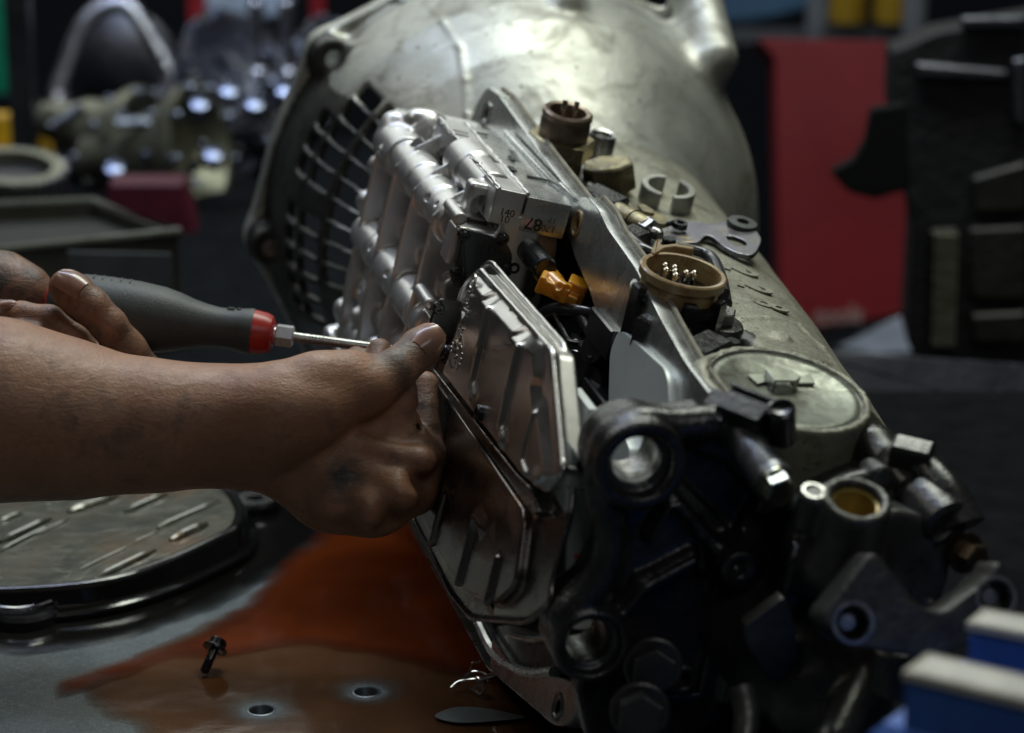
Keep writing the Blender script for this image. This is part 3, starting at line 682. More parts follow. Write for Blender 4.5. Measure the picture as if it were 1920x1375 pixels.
# dark solenoid cluster deep in the recess
m = MB()
for px, py, r in ((1040, 610, .012), (1085, 640, .010), (1068, 720, .014), (1095, 780, .010), (1075, 830, .010)):
    q = loc(px, py, n=.012); m.lathe([(0, -.03), (r, -.03), (r, -.012), (r*.92, -.010), (0, -.010)], frame(q, (.3, .2, 1)), 20)
for px, py in ((1060, 668), (1100, 620), (1085, 752)):
    q = loc(px, py, n=.01); m.box((q[0]-.02, q[1]-.008, -.03), (q[0]+.02, q[1]+.008, .004), FN, .001)
for (x0, y0), (x1, y1), r_ in (((1035, 640), (1150, 780), .004), ((1065, 590), (1125, 655), .0032), ((1060, 790), (1110, 870), .0045)):
    a_, b_ = loc(x0, y0, n=-.004), loc(x1, y1, n=-.004); m.tube(spline([a_, (a_+b_)/2+np.array((0, .006, .003)), b_], 6), r_, 12)
m.build('solenoid_cluster', MT['black'], gb)
# ================================================================== filter cover (stamped sheet)
NF, NB = .066, .0535
U1 = TN([(885, 503), (843, 660), (815, 691), (974, 891), (1007, 917), (1039, 880), (1019, 655)], NF)
FL = TN([(882, 528), (903, 556), (898, 563), (911, 578), (918, 577), (959, 623), (955, 632), (969, 648), (977, 646), (998, 665), (1000, 706), (993, 721), (996, 769), (1006, 776), (1018, 886), (1004, 900), (976, 884), (829, 697), (847, 655)], NF)
L1 = TN([(806, 700), (981, 957), (962, 1097), (925, 1133), (866, 1112), (778, 962)], .059)
BD = TN([(815, 691), (974, 891), (1003, 915), (1003, 960), (981, 962), (803, 705)], .062)
OF = TN([(917, 488), (1056, 647), (1074, 861), (1068, 960), (1032, 1085), (1028, 1132), (985, 1168), (880, 1160), (842, 1112), (768, 968), (800, 740), (868, 530)], NB)
f = SDF((-.225, .015, .035), (.115, .225, .072), .00078)
def up_(X, Y, Z):
    dU = poly2(X, Y, rnd(U1, .004))+.0012; df = poly2(X, Y, FL); top = Z-(NF-np.clip(df, 0, .008)*np.interp(X+0*df, [-.04, -.02], [.95, .35]))+.0006
    return np.maximum(np.sqrt(np.maximum(dU, 0)**2+np.maximum(top, 0)**2)-.0012+np.minimum(np.maximum(dU, top), 0)+.0006, .0495-Z)
f.fn(up_, (-.22, .02, .036), (.11, .22, .07), .001)
(r0, r1), (s0, s1) = (U1[2], U1[3]), (L1[0], L1[1])
rd_ = nz((r1[0]-r0[0], r1[1]-r0[1])); nn_ = np.array([-rd_[1], rd_[0]]); nn_ = nn_ if nn_@(np.array(s0)-r0) > 0 else -nn_; wband = nn_@((np.array(s0)+s1)/2-(np.array(r0)+r1)/2)
def band(X, Y, Z):
    dB = poly2(X, Y, BD); t = np.clip(((X-r0[0])*nn_[0]+(Y-r0[1])*nn_[1])/wband, 0, 1); top = Z-(.0655-.0075*t)
    return np.maximum(np.maximum(dB, top), .0495-Z)
f.fn(band, (-.22, .02, .036), (.11, .22, .07), .0015)
f.poly(rnd(L1, .008), .0495, .0585, ax=2, k=.001, rd=.0015)
f.poly(rnd(OF, .008), NB-.003, NB-.001, ax=2, k=.0015, rd=.0006)
f.poly(rnd([(x, y) for x, y in OF], .008), .0485, NB-.002, ax=2, k=.0, rd=.0006, off=-.006)
def loop(P, z, r, closed=True, k=.001):
    for i in range(len(P) if closed else len(P)-1): q0_, q1_ = P[i], P[(i+1) % len(P)]; f.cone((q0_[0], q0_[1], z), (q1_[0], q1_[1], z), r, k=k)
loop(rnd(OF, .008), NB-.0010, .0013)
UU = rnd([U1[0], U1[6], U1[5], U1[4]], .004, 4)
oi = inset(np.array(UU) if ((np.array(UU)[:, 0]*np.roll(np.array(UU)[:, 1], -1)-np.array(UU)[:, 1]*np.roll(np.array(UU)[:, 0], -1)).sum()) > 0 else np.array(UU)[::-1], -.0012)
loop([tuple(p) for p in rnd([U1[0], U1[6], U1[5], U1[4]], .004, 4)][2:], .0612, .0017, False)
def rib(P, z, r, k=.0022, end=None):
    Q = [loc(px, py, n=z) for px, py in P]; f.chain([(q[0], q[1], z-r*.25) for q in Q], [r]*len(Q) if not hasattr(r, '__len__') else r, k=k)
for P, e in (([(914, 582), (900, 650), (885, 716)], (890, 745)), ([(971, 652), (952, 735), (938, 800)], (944, 826))):
    rib(P, NF+.0010, .0029, .0014); q = loc(*P[-1], n=NF); q2 = loc(*e, n=NF); f.cone((q[0], q[1], NF-.001), (q2[0], q2[1], NF-.0015), .0028, .0045, k=.003)
rib([(1001, 776), (984, 830), (978, 868), (986, 888)], NF+.0005, .0018, .0012)
q = loc(1004, 893, n=NF); f.cone((q[0], q[1], NF-.004), (q[0]+.002, q[1], NF-.003), .005, .004, k=.003)
for P in ([(836, 918), (808, 1018)], [(889, 975), (858, 1092)], [(932, 1048), (912, 1128)]): rib(P, .0594, .0024, .0012)
for px, py, px2, py2 in ((838, 905, 848, 925), (892, 965, 905, 990)):
    q = loc(px, py, n=.0588); q2 = loc(px2, py2, n=.0588); f.cone((q[0], q[1], .0575), (q2[0], q2[1], .0570), .0032, .0040, k=.003)
# embossed wave mark and oval emblem
rib([(922, 652), (935, 656), (944, 650), (958, 652)], NF-.0001, .0006, .0008)
ec = loc(858, 662, n=NF)
ov = [(855+12*cos(t)*1.0+5*sin(t), 660-33*sin(t)-0) for t in np.linspace(0, 2*pi, 26)]
rib([(x, y) for x, y in ov], NF+.0001, .00055, .0006)
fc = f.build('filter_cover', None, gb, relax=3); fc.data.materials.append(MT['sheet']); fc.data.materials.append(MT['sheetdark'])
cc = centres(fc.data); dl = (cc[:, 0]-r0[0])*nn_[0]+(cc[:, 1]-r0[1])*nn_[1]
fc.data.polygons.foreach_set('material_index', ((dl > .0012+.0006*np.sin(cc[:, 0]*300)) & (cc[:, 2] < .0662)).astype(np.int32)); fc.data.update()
tag(fc, 'polished stamped steel filter cover with ribs and embossed lettering')
# embossed lettering running up the cover edge
a0 = loc(859, 640, n=NF); a1 = loc(884, 545, n=NF)
x = nz((a1-a0)*np.array([1, 1, 0])); q = (a0+a1)/2
text('embossed_letters', 'MEXICO', .0125, frame(np.array([q[0], q[1], NF+.0003]), (0, 0, 1), x), MT['sheet'], fc, .0006)
# three unreadable raised dots rows inside the oval
m = MB()
for px, py in ((850, 645), (847, 652), (858, 641), (859, 655), (857, 668), (853, 679), (866, 652), (867, 664), (865, 674), (862, 684), (857, 690)):
    q = loc(px, py, n=NF); m.box((q[0]-.0012, q[1]-.0007, NF-.0005), (q[0]+.0012, q[1]+.0007, NF+.0004), FN, .0002)
m.build('emblem_mark', MT['sheet'], fc)
q = loc(903, 775, n=NF); capscrew('screw', np.array([q[0], q[1], NF-.001]), (0, 0, 1), .0042, .0042, MT['screw'], gb)
capscrew('screw', loc(836, 664, n=.058), (.3, .3, .9), .0046, .004, MT['screw'], gb)
# black pipes and gap between cover and flange, lower right
m = MB()
m.tube(spline([loc(1015, 925, n=.048), loc(1018, 1000, n=.046), loc(1000, 1085, n=.046)]), [.006]*13, 14)
m.tube(spline([loc(1052, 960, n=.034), loc(1050, 1040, n=.032), loc(1040, 1100, n=.03)]), .005, 12)
m.build('filter_pipe', MT['black'], gb)
m = MB(); q = loc(985, 1130, n=.036); m.lathe([(0, 0), (.010, 0), (.012, .003), (.012, .014), (.010, .0165), (.006, .017), (.005, .013), (0, .013)], frame(q, (.2, .1, 1)), 28)
m.build('filter_neck', metal('oil_wet_brown_steel', (.24, .13, .08), (.36, .22, .14), .9, (.15, .3), 50, 900, .0001), gb)
capscrew('bolt', loc(1048, 1052, a=.03), (1, .1, .2), .0060, .008, MT['screw'], gb, True)
m = MB(); q = loc(1050, 1118, n=.014); m.prism(rnd(TN([(1020, 1112), (1078, 1108), (1080, 1122), (1060, 1150), (1015, 1160)], .012), .003), -.002, .012, FN, .001); m.build('pump_pedestal', MT['machined'], gb)

# ================================================================== things on top of the case
def P_at(px, py, r=.09, lift=0.): q = cylhit(px, py, r); return q
# two pin sensor
p = loc(1052, 268, d=1.575); fr = frame(p, W, WX); m = MB()
m.hexp(.0205, -.006, .0048, fr, .0008, rot=.25); m.lathe([(0, -.07), (.0150, -.07), (.0155, -.003), (0, -.003)], fr); m.build('sensor_hex', MT['brass'], gb)
m = MB(); m.lathe([(0, .004), (.0148, .0045), (.0150, .014), (.0142, .0152), (.0142, .0165), (.0152, .0175), (.0150, .0200), (.0135, .0212), (.0112, .0205), (.0108, .012), (0, .012)], fr, 36)
sb = m.build('sensor_collar', MT['bronze'], gb)
m = MB()
for dx, dy in ((-.0028, -.001), (.0040, .001)): m.lathe([(0, .010), (.0016, .010), (.0016, .0265), (.0010, .0275), (0, .0275)], fr@np.array([[1, 0, 0, dx], [0, 1, 0, dy], [0, 0, 1, 0], [0, 0, 0, 1.]]), 14)
m.build('contact_pin', MT['pin'], sb)
# round plug behind the sensor
p = loc(1128, 262, d=1.64); fr = frame(p, W, WX); m = MB(); m.lathe([(0, -.03), (.0085, -.03), (.0088, .002), (.0078, .004), (.0062, .0034), (.0055, .0012), (0, .001)], fr); m.build('round_plug', MT['steel'], gb)
# banjo block and hex bolt
p = loc(1138, 322, d=1.585); fr = frame(p, nz(W*.9+cdir(-.6, .2, .2)*.35), WX); m = MB()
m.prism([(-.0135, -.007), (-.007, -.0115), (.010, -.0095), (.0165, -.002), (.013, .0075), (-.004, .0105), (-.0135, .005)], -.012, .006, fr, .0012)
m.lathe([(0, -.07), (.012, -.07), (.012, -.011), (0, -.011)], fr); m.build('line_fitting', MT['brass'], gb)
p = loc(1086, 335, d=1.595); fr = frame(p, cdir(-.5, .55, .5), WX); m = MB(); m.lathe([(0, -.02), (.0085, -.02), (.0092, 0), (.0080, .003), (.0050, .0042), (0, .0044)], fr); m.build('banjo_washer', MT['steel'], gb)
p = loc(1116, 362, d=1.575); fr = frame(p, cdir(.25, .6, .6), WX); m = MB(); m.hexp(.0080, -.004, .004, fr, .0006, .3); m.lathe([(0, -.03), (.006, -.03), (.006, -.004), (0, -.004)], fr); m.build('hex_bolt', MT['screw'], gb)
# clamp
p0_, p1_ = topat(1155, 397, .030), topat(1222, 434, .028); ax = nz(p1_-p0_); L = np.linalg.norm(p1_-p0_); fr = frame(p0_, ax, W); m = MB()
m.lathe([(0, 0), (.0052, 0), (.0062, .001), (.0064, L*.42), (.0070, L*.43), (.0070, L*.5), (.0064, L*.51), (.0066, L*.88), (0, L*.88)], fr)
m.build('clamp_barrel', MT['brass'], gb)
m = MB(); m.hexp(.0068, L*.80, L*1.02, fr, .0006); m.lathe([(0, L), (.0036, L), (.0036, L*1.18), (.0026, L*1.24), (0, L*1.24)], fr, 14); m.build('clamp_nut', MT['steel'], gb)
fc2 = frame(topat(1215, 405, .032), W, WX); m = MB(); m.prism(rnd(trf([(1176, 388), (1188, 385), (1212, 392), (1248, 412), (1249, 425), (1228, 424), (1196, 412)], fc2), .002), -.0015, .0015, fc2, .0004)
m.prism(rnd(trf([(1192, 392), (1204, 391), (1226, 404), (1224, 410), (1206, 406)], fc2), .002), .0014, .0032, fc2, .0004); m.build('clamp_tab', MT['brass'], gb)
# selector lever
fl_ = frame(topat(1320, 450, .012), nz(W+cdir(-.2, 0, 0)*.1), WX)
lv = trf([(1196, 428), (1228, 431), (1278, 428), (1290, 418), (1330, 424), (1372, 418), (1400, 422), (1424, 446), (1425, 462), (1412, 481), (1386, 480), (1356, 466), (1336, 449), (1322, 447), (1306, 459), (1262, 457), (1214, 452)], fl_)
sl_ = trf([(1362, 449), (1372, 447), (1392, 454), (1400, 463), (1388, 466), (1370, 459)], fl_)
lo_ = plate('selector_lever', smooth_closed(lv, 4), -.0016, .0016, MT['lever'], gb, [smooth_closed(sl_, 3)], .0005, fl_); tag(lo_, 'blued steel selector lever with a slotted end')
m = MB(); q = on(1388, 434, fl_[:3, 3], W)+W*.002; fg = frame(q, W, WX); m.lathe([(0, .0022), (.0035, .0022), (.0038, .0045), (.0085, .0042), (.0092, .0025), (.0088, .0), (.0, .0)], fg); m.build('rubber_grommet', MT['rubber'], gb)
m = MB(); q = on(1272, 432, fl_[:3, 3], W)+W*.002; m.lathe([(.0022, .0), (.0046, .0), (.0044, .0032), (.0024, .0032), (.0022, 0)], frame(q, W, WX)); m.tube([on(1230, 436, fl_[:3, 3], W)+W*.003, q+W*.002-WX*.004], .0016, 8); m.build('lever_link', MT['black'], gb)
# 13 way round connector
p = loc(1279, 520, d=1.340); fr = frame(p, W, nz(cdir(.92, -.36, -.1))); fr[:3, :3] *= .98; m = MB()
def ell(m_, prof, fr_, sx, sy, seg=40):
    g = fr_.copy(); g[:3, 0] *= sx; g[:3, 1] *= sy; return m_.lathe(prof, g, seg)
ell(m, [(.0165, -.016), (.0182, -.016), (.0185, -.002), (.0202, -.001), (.0205, .0035), (.0196, .0042), (.0178, .0040), (.0172, .0025), (.0168, -.016), (.0165, -.016)], fr, 1.12, .98)
cn = m.build('connector_shell', MT['tan'], gb); tag(cn, 'oval oil stained tan connector shell')
m = MB(); m.prism(rnd(trf([(1214, 486), (1229, 456), (1235, 474), (1262, 471), (1300, 478), (1296, 483), (1262, 477), (1240, 480), (1222, 492)], fr), .0008), -.003, .0052, fr, .0005); m.build('shell_wing', MT['tan'], cn)
m = MB(); ell(m, [(0, -.016), (.0168, -.016), (.0168, -.0065), (0, -.0065)], fr, 1.1, .96); m.box((-.002, -.012, -.0065), (.012, -.002, -.002), fr, .001); m.build('connector_insert', MT['black'], cn)
pm = MB(); pm.lathe([(0, 0), (.0019, 0), (.0019, .0065), (.0021, .0075), (.0019, .0095), (.0010, .0105), (0, .0107)], I4, 14); pme = pm.mesh('contact_pin'); pme.materials.append(MT['pin'])
for dx, dy in ((-.0092, .0050), (-.0042, .0050), (-.0085, -.0005), (-.0040, .0002), (-.0035, -.0045), (.0020, .0015), (.0060, .0030)):
    link('contact_pin', pme, None, cn, fr@np.array([[1, 0, 0, dx], [0, 1, 0, dy], [0, 0, 1, -.0068], [0, 0, 0, 1.]]))
# bayonet body
m = MB(); p2_ = p-W*.010; fr2 = frame(p2_, W, nz(cdir(.92, -.36, -.1))); fr2[:3, :3] *= 1.0
ell(m, [(0, -.055), (.0190, -.055), (.0195, -.004), (.0218, -.003), (.0220, .0), (.0190, .0015), (0, .0015)], fr2, 1.12, 1.0, 36)
for t in (-2.6, -1.3, -.5, .35): m.box((-.002, -.0035, -.030), (.003, .0035, .0065), fr2@np.array([[cos(t), -sin(t), 0, .0232*cos(t)], [sin(t), cos(t), 0, .0225*sin(t)], [0, 0, 1, 0], [0, 0, 0, 1.]]), .0008)
m.build('bayonet_body', MT['black'], gb)
m = MB()
for P in ([(1185, 490, 1.53), (1208, 482, 1.53)], [(1187, 500, 1.53), (1212, 490, 1.53)]): m.tube([pt(*P[0]), pt(*P[1])], .0007, 6)
q = frame(pt(1190, 500, 1.54), W, WX); m.box((-.03, -.008, -.012), (.012, .016, .0), q, .001); m.build('harness_tray', MT['black'], gb)
for P, r in (([(1075, 345, .012), (1098, 392, .014), (1125, 425, .012), (1155, 458, .014), (1180, 520, .016), (1215, 590, .014), (1255, 660, .008)], .0055), ([(1120, 372, .016), (1150, 412, .02), (1195, 462, .018), (1225, 478, .014)], .004),
             ([(1100, 360, .02), (1140, 402, .022), (1172, 440, .02), (1192, 500, .02), (1222, 560, .018)], .0036), ([(1270, 462, .006), (1330, 480, .006), (1352, 520, .008), (1362, 570, .008)], .0032)):
    m = MB(); m.tube(spline([topat(p_[0], p_[1], p_[2]+.010) for p_ in P], 6), r, 12); m.build('harness_hose', MT['cable'], gb)
for px, py, l_, sx, sy, sz in ((1104, 400, .010, .010, .006, .006), (1160, 478, .012, .012, .007, .008), (1203, 548, .014, .011, .008, .008), (1240, 632, .010, .012, .008, .009), (1290, 662, .008, .013, .006, .007), (1182, 452, .014, .007, .010, .006), (1130, 385, .008, .012, .008, .008), (1330, 655, .004, .008, .008, .006)):
    m = MB(); m.box((-sx, -sy, -sz), (sx, sy, sz), frame(topat(px, py, l_+.008), W, nz(cdir(.6, -.8, .2))), .0012); m.build('cable_guide', MT['blackmet'], gb)
for px, py, l_, r in ((1140, 440, .016, .0045), (1172, 410, .012, .004), (1252, 462, .008, .004), (1212, 622, .014, .0045), (1325, 690, .004, .005), (1370, 655, .003, .0045)):
    capscrew('hex_bolt', topat(px, py, l_+.006), W, r, .005, MT['screw'], gb, True, (1, 0, 0))
# plug bolt right of the connector
p = topat(1354, 606, .014); fr = frame(p, W, WX); m = MB(); m.lathe([(0, -.05), (.0105, -.05), (.0112, -.0095), (.0098, -.0085), (.0098, -.006), (.0112, -.005), (.0118, -.0015), (.0108, .0005), (.0062, .0014), (0, .0014)], fr, 30); m.build('plug_body', MT['castdark'], gb)
m = MB(); m.hexp(.0078, .001, .0075, frame(p-WX*.0015, W, WX), .0006, .5); m.build('plug_hex', MT['steel'], gb)
# black connectors in front of the servo cover
m = MB(); fb2 = frame(loc(1398, 768, d=1.20), nz(W+cdir(-.2, 0, .25)*.5), cdir(.8, -.55, .2))
m.box((-.011, -.008, -.016), (.011, .008, .004), fb2, .001); m.box((-.011, .0055, .004), (.011, .008, .0055), fb2, .0005); m.box((-.020, -.006, -.010), (-.011, .006, .0), fb2, .001)
m.lathe([(0, -.012), (.0065, -.012), (.0065, .0075), (.0048, .0085), (.004, .0065), (0, .006)], fb2@np.array([[1, 0, 0, .0175], [0, 1, 0, .002], [0, 0, 1, 0], [0, 0, 0, 1.]]), 20)
m.box((-.013, -.013, -.014), (-.005, -.007, .001), fb2, .0008)
m.build('plug_pair', MT['black'], gb)
m = MB()
for px, py, d, r in ((1322, 742, 1.32, .006), (1333, 770, 1.31, .0075), (1310, 790, 1.30, .006)): m.box((-r, -r*.7, -.01), (r, r*.7, .003), frame(pt(px, py, d), W, WX), .001)
m.build('cable_guide', MT['blackmet'], gb)

# ================================================================== black rear bracket
AB = .085
br = SDF((AB-.055, -.075, -.125), (AB+.03, .215, .075), .0012)
OUT = TA([(1270, 798), (1335, 788), (1362, 815), (1400, 868), (1445, 905), (1484, 965), (1462, 1010), (1438, 1060), (1442, 1110), (1392, 1135), (1368, 1165), (1400, 1215), (1462, 1330), (1300, 1420), (1120, 1420), (1100, 1330), (1110, 1240), (1045, 1200), (1052, 1160), (1105, 1105), (1138, 1050), (1142, 985), (1125, 915), (1150, 820), (1200, 795)], AB)
br.poly(OUT, AB-.030, AB-.016, ax=0, k=.002, rd=.0015)
def A(px, py, da=0.): q = loc(px, py, a=AB+da); return q
edge = [(1340, 790), (1270, 797), (1200, 795), (1150, 825), (1128, 880), (1132, 930), (1146, 990), (1140, 1050), (1105, 1110), (1058, 1155)]
br.chain([A(*p, -.006) for p in spline(edge, 3)], [.0074]*(len(edge)*3-2), k=.002)
for p in spline(edge, 3)[::2]: q = A(*p, -.02); br.cone(q-np.array((.006, 0, 0)), q+np.array((.012, 0, 0)), .0062, k=.003)
R1 = A(1197, 868); R2 = A(1107, 1207)
br.cyl(R1-np.array((.028, 0, 0)), R1+np.array((.006, 0, 0)), .0215, k=.002, rd=.002)
br.cyl(R2-np.array((.028, 0, 0)), R2+np.array((.004, 0, 0)), .0180, k=.002, rd=.002)
br.cyl(R1+np.array((-.002, 0, 0)), R1+np.array((.02, 0, 0)), .0150, cut=True, k=.002)
br.cyl(R2+np.array((-.002, 0, 0)), R2+np.array((.02, 0, 0)), .0140, cut=True, k=.002)
br.cyl(R1-np.array((.06, 0, 0)), R1+np.array((.02, 0, 0)), .0112, cut=True, k=.001)
br.cyl(R2-np.array((.06, 0, 0)), R2+np.array((.02, 0, 0)), .0105, cut=True, k=.001)
for P, r in (([(1260, 930, -.012), (1310, 990, -.012), (1368, 1046, -.010)], .0035), ([(1150, 1150, -.013), (1200, 1090, -.013), (1295, 1038, -.014)], .0035), ([(1340, 795, -.008), (1400, 862, -.008), (1430, 905, -.01)], .004),
             ([(1484, 965, -.012), (1450, 1060, -.012), (1436, 1120, -.012), (1372, 1160, -.012), (1378, 1205, -.012), (1462, 1325, -.012)], .0026), ([(1378, 1190, -.014), (1352, 1310, -.016)], .002), ([(1250, 930, -.012), (1210, 1000, -.014)], .002)):
    br.chain([A(px, py, d) for px, py, d in P], [r*.8]*len(P), k=.004)
    for (x0_, y0_, d0_), (x1_, y1_, d1_) in zip(P[:-1], P[1:]):
        a_, b__ = A(x0_, y0_, d0_-.004), A(x1_, y1_, d1_-.004); e_ = nz(b__-a_); f_ = nz(np.cross(e_, (1, 0, 0))); br.box((a_+b__)/2, (np.linalg.norm(b__-a_)/2, r*.55, .010), np.stack([e_, f_, np.cross(e_, f_)], 1), k=.003, rd=.0008)
for px, py, r, rh, h in ((1383, 1062, .0088, .0042, .004), (1280, 1274, .0078, .0038, .002), (1450, 962, .006, .001, -.012)):
    q = A(px, py); br.cyl(q-np.array((.03, 0, 0)), q+np.array((h, 0, 0)), r, k=.008, rd=.0015)
    if rh > .002: br.cyl(q-np.array((.012, 0, 0)), q+np.array((.03, 0, 0)), rh, cut=True, k=.001)
br.cone(A(1385, 1062, -.012), A(1410, 1110, -.014), .012, .010, k=.008)
br.poly(TA([(1290, 860), (1390, 900), (1440, 960), (1400, 1030), (1330, 960), (1270, 900)], AB), AB-.024, AB-.010, ax=0, cut=True, k=.002, rd=.002)
br.poly(TA([(1215, 1110), (1300, 1065), (1355, 1120), (1360, 1180), (1330, 1330), (1240, 1330), (1190, 1180)], AB), AB-.023, AB-.012, ax=0, cut=True, k=.002, rd=.002)
bo = br.build('rear_bracket', MT['blackmet'], gb, relax=2); tag(bo, 'oily black cast rear bracket with two bored eyes')
# shining inner faces of the eyes
m = MB(); m.lathe([(.0112, -.03), (.0108, -.03), (.0108, -.010), (.0112, -.008)], FA(0)@frame((R1[1], R1[2], R1[0]), (0, 0, 1)), 32); m.lathe([(.0105, -.03), (.0101, -.03), (.0101, -.010), (.0105, -.008)], FA(0)@frame((R2[1], R2[2], R2[0]), (0, 0, 1)), 32)
m.build('bracket_bush', MT['steel'], gb)
# pale triangular foot of the bracket
wf = plate('bracket_foot', rnd(TA([(1395, 1175), (1470, 1120), (1485, 1150), (1512, 1292), (1462, 1298), (1400, 1210)], AB+.042), .002), AB+.034, AB+.042, metal('foot_casting', (.05, .05, .048), (.09, .09, .085), .6, (.3, .5), 40, 600, .0006), gb, bev=.0008, fr=FA())
# spacer tube with its bolt
q0, q1 = pt(1382, 808, 1.245), pt(1452, 905, 1.212); ax = nz(q1-q0); L = np.linalg.norm(q1-q0); fr = frame(q0, ax)
m = MB(); m.lathe([(0, -.004), (.0085, -.004), (.0085, L*.86), (.0095, L*.9), (.0092, L), (0, L)], fr, 28); m.build('spacer_tube', metal('grey_cast_tube', (.14, .145, .15), (.24, .25, .26), .8, (.28, .42), 60, 700, .0003, (.03, .03, .03), (.5, .72)), gb)
m = MB(); m.lathe([(0, L), (.0088, L), (.0088, L+.0015), (0, L+.0015)], fr); m.hexp(.0080, L+.001, L+.0085, fr, .0007, .35); m.build('hex_bolt', metal('plated_bolt', (.30, .30, .24), (.42, .42, .36), 1., (.2, .3), 60, 900, .0001), gb)

# ================================================================== tail housing
tl = SDF((-.03, -.07, -.225), (.235, .235, .02), .0019)
TX = lambda px, py, d: pt(px, py, d)
tl.cone((.03, .105, -.060), (.12, .090, -.070), .046, .030, k=.006)
ta, tb = pt(1560, 1000, 1.30), pt(1690, 1092, 1.225); te = nz(tb-ta)
tl.cyl(ta-te*.03, ta+te*.03, .036, k=.003, rd=.002); tl.cyl(ta+te*.03, ta+te*.038, .040, k=.001, rd=.001); tl.cyl(ta+te*.038, tb-te*.012, .030, k=.002, rd=.002)
for k_ in range(6):
    tt = k_*pi/3+.4; v1 = nz(np.cross(te, (0, 1, .2))); v2 = np.cross(te, v1); q = ta+te*.036+(v1*cos(tt)+v2*sin(tt))*.038
    tl.cyl(q-te*.012, q+te*.006, .0062, k=.002, rd=.001)
for k_ in range(5):
    tt = k_*pi/2.5; q = ta+te*.052+(v1*cos(tt)+v2*sin(tt))*.030; tl.box(q, (.018, .0014, .005), np.stack([te, np.cross(te, v1*cos(tt)+v2*sin(tt)), v1*cos(tt)+v2*sin(tt)], 1), k=.002, rd=.0006)
tl.cone(pt(1470, 1000, 1.33), pt(1560, 1040, 1.31), .022, .022, k=.006)
tl.box(pt(1540, 1070, 1.25), (.016, .010, .012), np.stack([WX, W, np.cross(WX, W)], 1), k=.002)
# port with bore
PB = pt(1607, 933, 1.195); PN = cdir(.12, .78, .60); 
tl.cone(PB-PN*.035, PB-PN*.016, .020, .0145, k=.012); tl.cyl(PB-PN*.02, PB, .0158, k=.003, rd=.001)
PQ = pt(1525, 922, 1.195); tl.cyl(PQ-PN*.02, PQ-PN*.0005, .0064, k=.002, rd=.0006); tl.box((PB+PQ)/2-PN*.004, (.009, .005, .003), np.stack([nz(PB-PQ), nz(np.cross(PN, PB-PQ)), PN], 1), k=.004)
tl.cyl(PB-PN*.025, PB+PN*.01, .0108, cut=True, k=.001)
# elbow
tl.chain([pt(1612, 850, 1.30), pt(1640, 838, 1.29), pt(1662, 862, 1.28), pt(1690, 885, 1.275)], [.0095, .010, .0085, .0065], k=.004)
tl.chain([pt(1600, 1150, 1.30), pt(1590, 1240, 1.30), pt(1580, 1340, 1.30)], [.024, .018, .020], k=.004)
tl.chain([pt(1650, 1190, 1.25), pt(1610, 1290, 1.23), pt(1560, 1390, 1.2)], [.010, .009, .009], k=.003)

tlo = tl.build('tail_housing', MT['castdark'], gb, relax=1); tag(tlo, 'dark tail housing of the gearbox with an open round port')
m = MB(); m.lathe([(.0106, -.022), (.0102, -.022), (.0102, -.006), (.0094, -.0055), (.0094, -.0045), (.0106, -.004)], frame(PB, PN, WX), 40); m.lathe([(0, -.0215), (.0105, -.0215)], frame(PB, PN, WX), 32); m.build('port_liner', MT['yellowin'], tlo)
m = MB(); m.lathe([(.0034, -.010), (.0034, .0), (.0040, .0008), (.0052, .0008), (.0056, .0), (.0056, -.004)], frame(PQ, PN, WX), 28); m.build('bush', MT['steel'], tlo)
m = MB(); q = frame(pt(1705, 915, 1.262), cdir(.5, -.72, .5), WX); m.lathe([(0, -.02), (.0068, -.02), (.0068, -.004), (.0075, -.003), (.0075, -.001), (0, -.001)], q, 20); m.hexp(.0076, -.001, .006, q, .0008); m.build('union_nut', MT['castdark'], gb)
q = frame(pt(1815, 1040, 1.24), cdir(.55, -.3, .75), WX); m = MB(); m.lathe([(0, -.018), (.007, -.018), (.0082, -.004), (.0095, -.002), (.0095, -.0005), (0, -.0005)], q, 24); m.hexp(.0072, -.001, .007, q, .0008); m.build('hex_bolt', metal('brown_bolt', (.10, .08, .05), (.18, .14, .09), .9, (.3, .45), 60, 900, .0002), gb)
# vent elbow and speed sensor in black
m = MB(); m.tube(spline([pt(1690, 850, 1.27), pt(1735, 878, 1.26), pt(1775, 930, 1.25), pt(1800, 990, 1.245)]), [.005+.0004*i for i in range(19)], 16)
m.lathe([(0, -.022), (.012, -.022), (.0125, 0), (.010, .002), (0, .002)], frame(pt(1775, 985, 1.24), cdir(.4, -.5, .7), WX), 26)
m.box((-.010, -.006, -.008), (.009, .006, .006), frame(pt(1712, 852, 1.26), nz(W+cdir(-.2, 0, .2)*.3), cdir(.9, -.2, .3)), .0015)
m.build('speed_sensor', MT['blackmet'], gb)
# output flange: arms with bored ends round a seal
OC = loc(1690, 1092, d=1.215); OX = cdir(.50, -.28, .80); of = frame(OC, OX, (0, 1, 0))
m = MB(); m.lathe([(0, -.03), (.028, -.03), (.029, -.006), (.026, -.004), (.0245, -.002), (.0245, -.006), (.012, -.008), (0, -.008)], of, 48); m.build('seal_housing', MT['castdark'], gb)
fo = frame(pt(1720, 1160, 1.165), cdir(.18, .05, .97), cdir(1, 0, -.2)); yo = trf([(1536, 1160), (1638, 1028), (1680, 1085), (1720, 1135), (1765, 1150), (1850, 1090), (1872, 1046), (1918, 1100), (1905, 1150), (1850, 1190), (1790, 1222), (1720, 1235), (1660, 1220), (1600, 1215)], fo)
h1, h2 = trf([(1600, 1168), (1868, 1120)], fo)
m = None
yk = plate('output_yoke', rnd(yo, .006), -.024, .0, MT['castdark'], gb, [circ(h1[0], h1[1], .0078), circ(h2[0], h2[1], .0078)], .0014, fo); tag(yk, 'dark three armed output flange with bored arms')
m = MB()
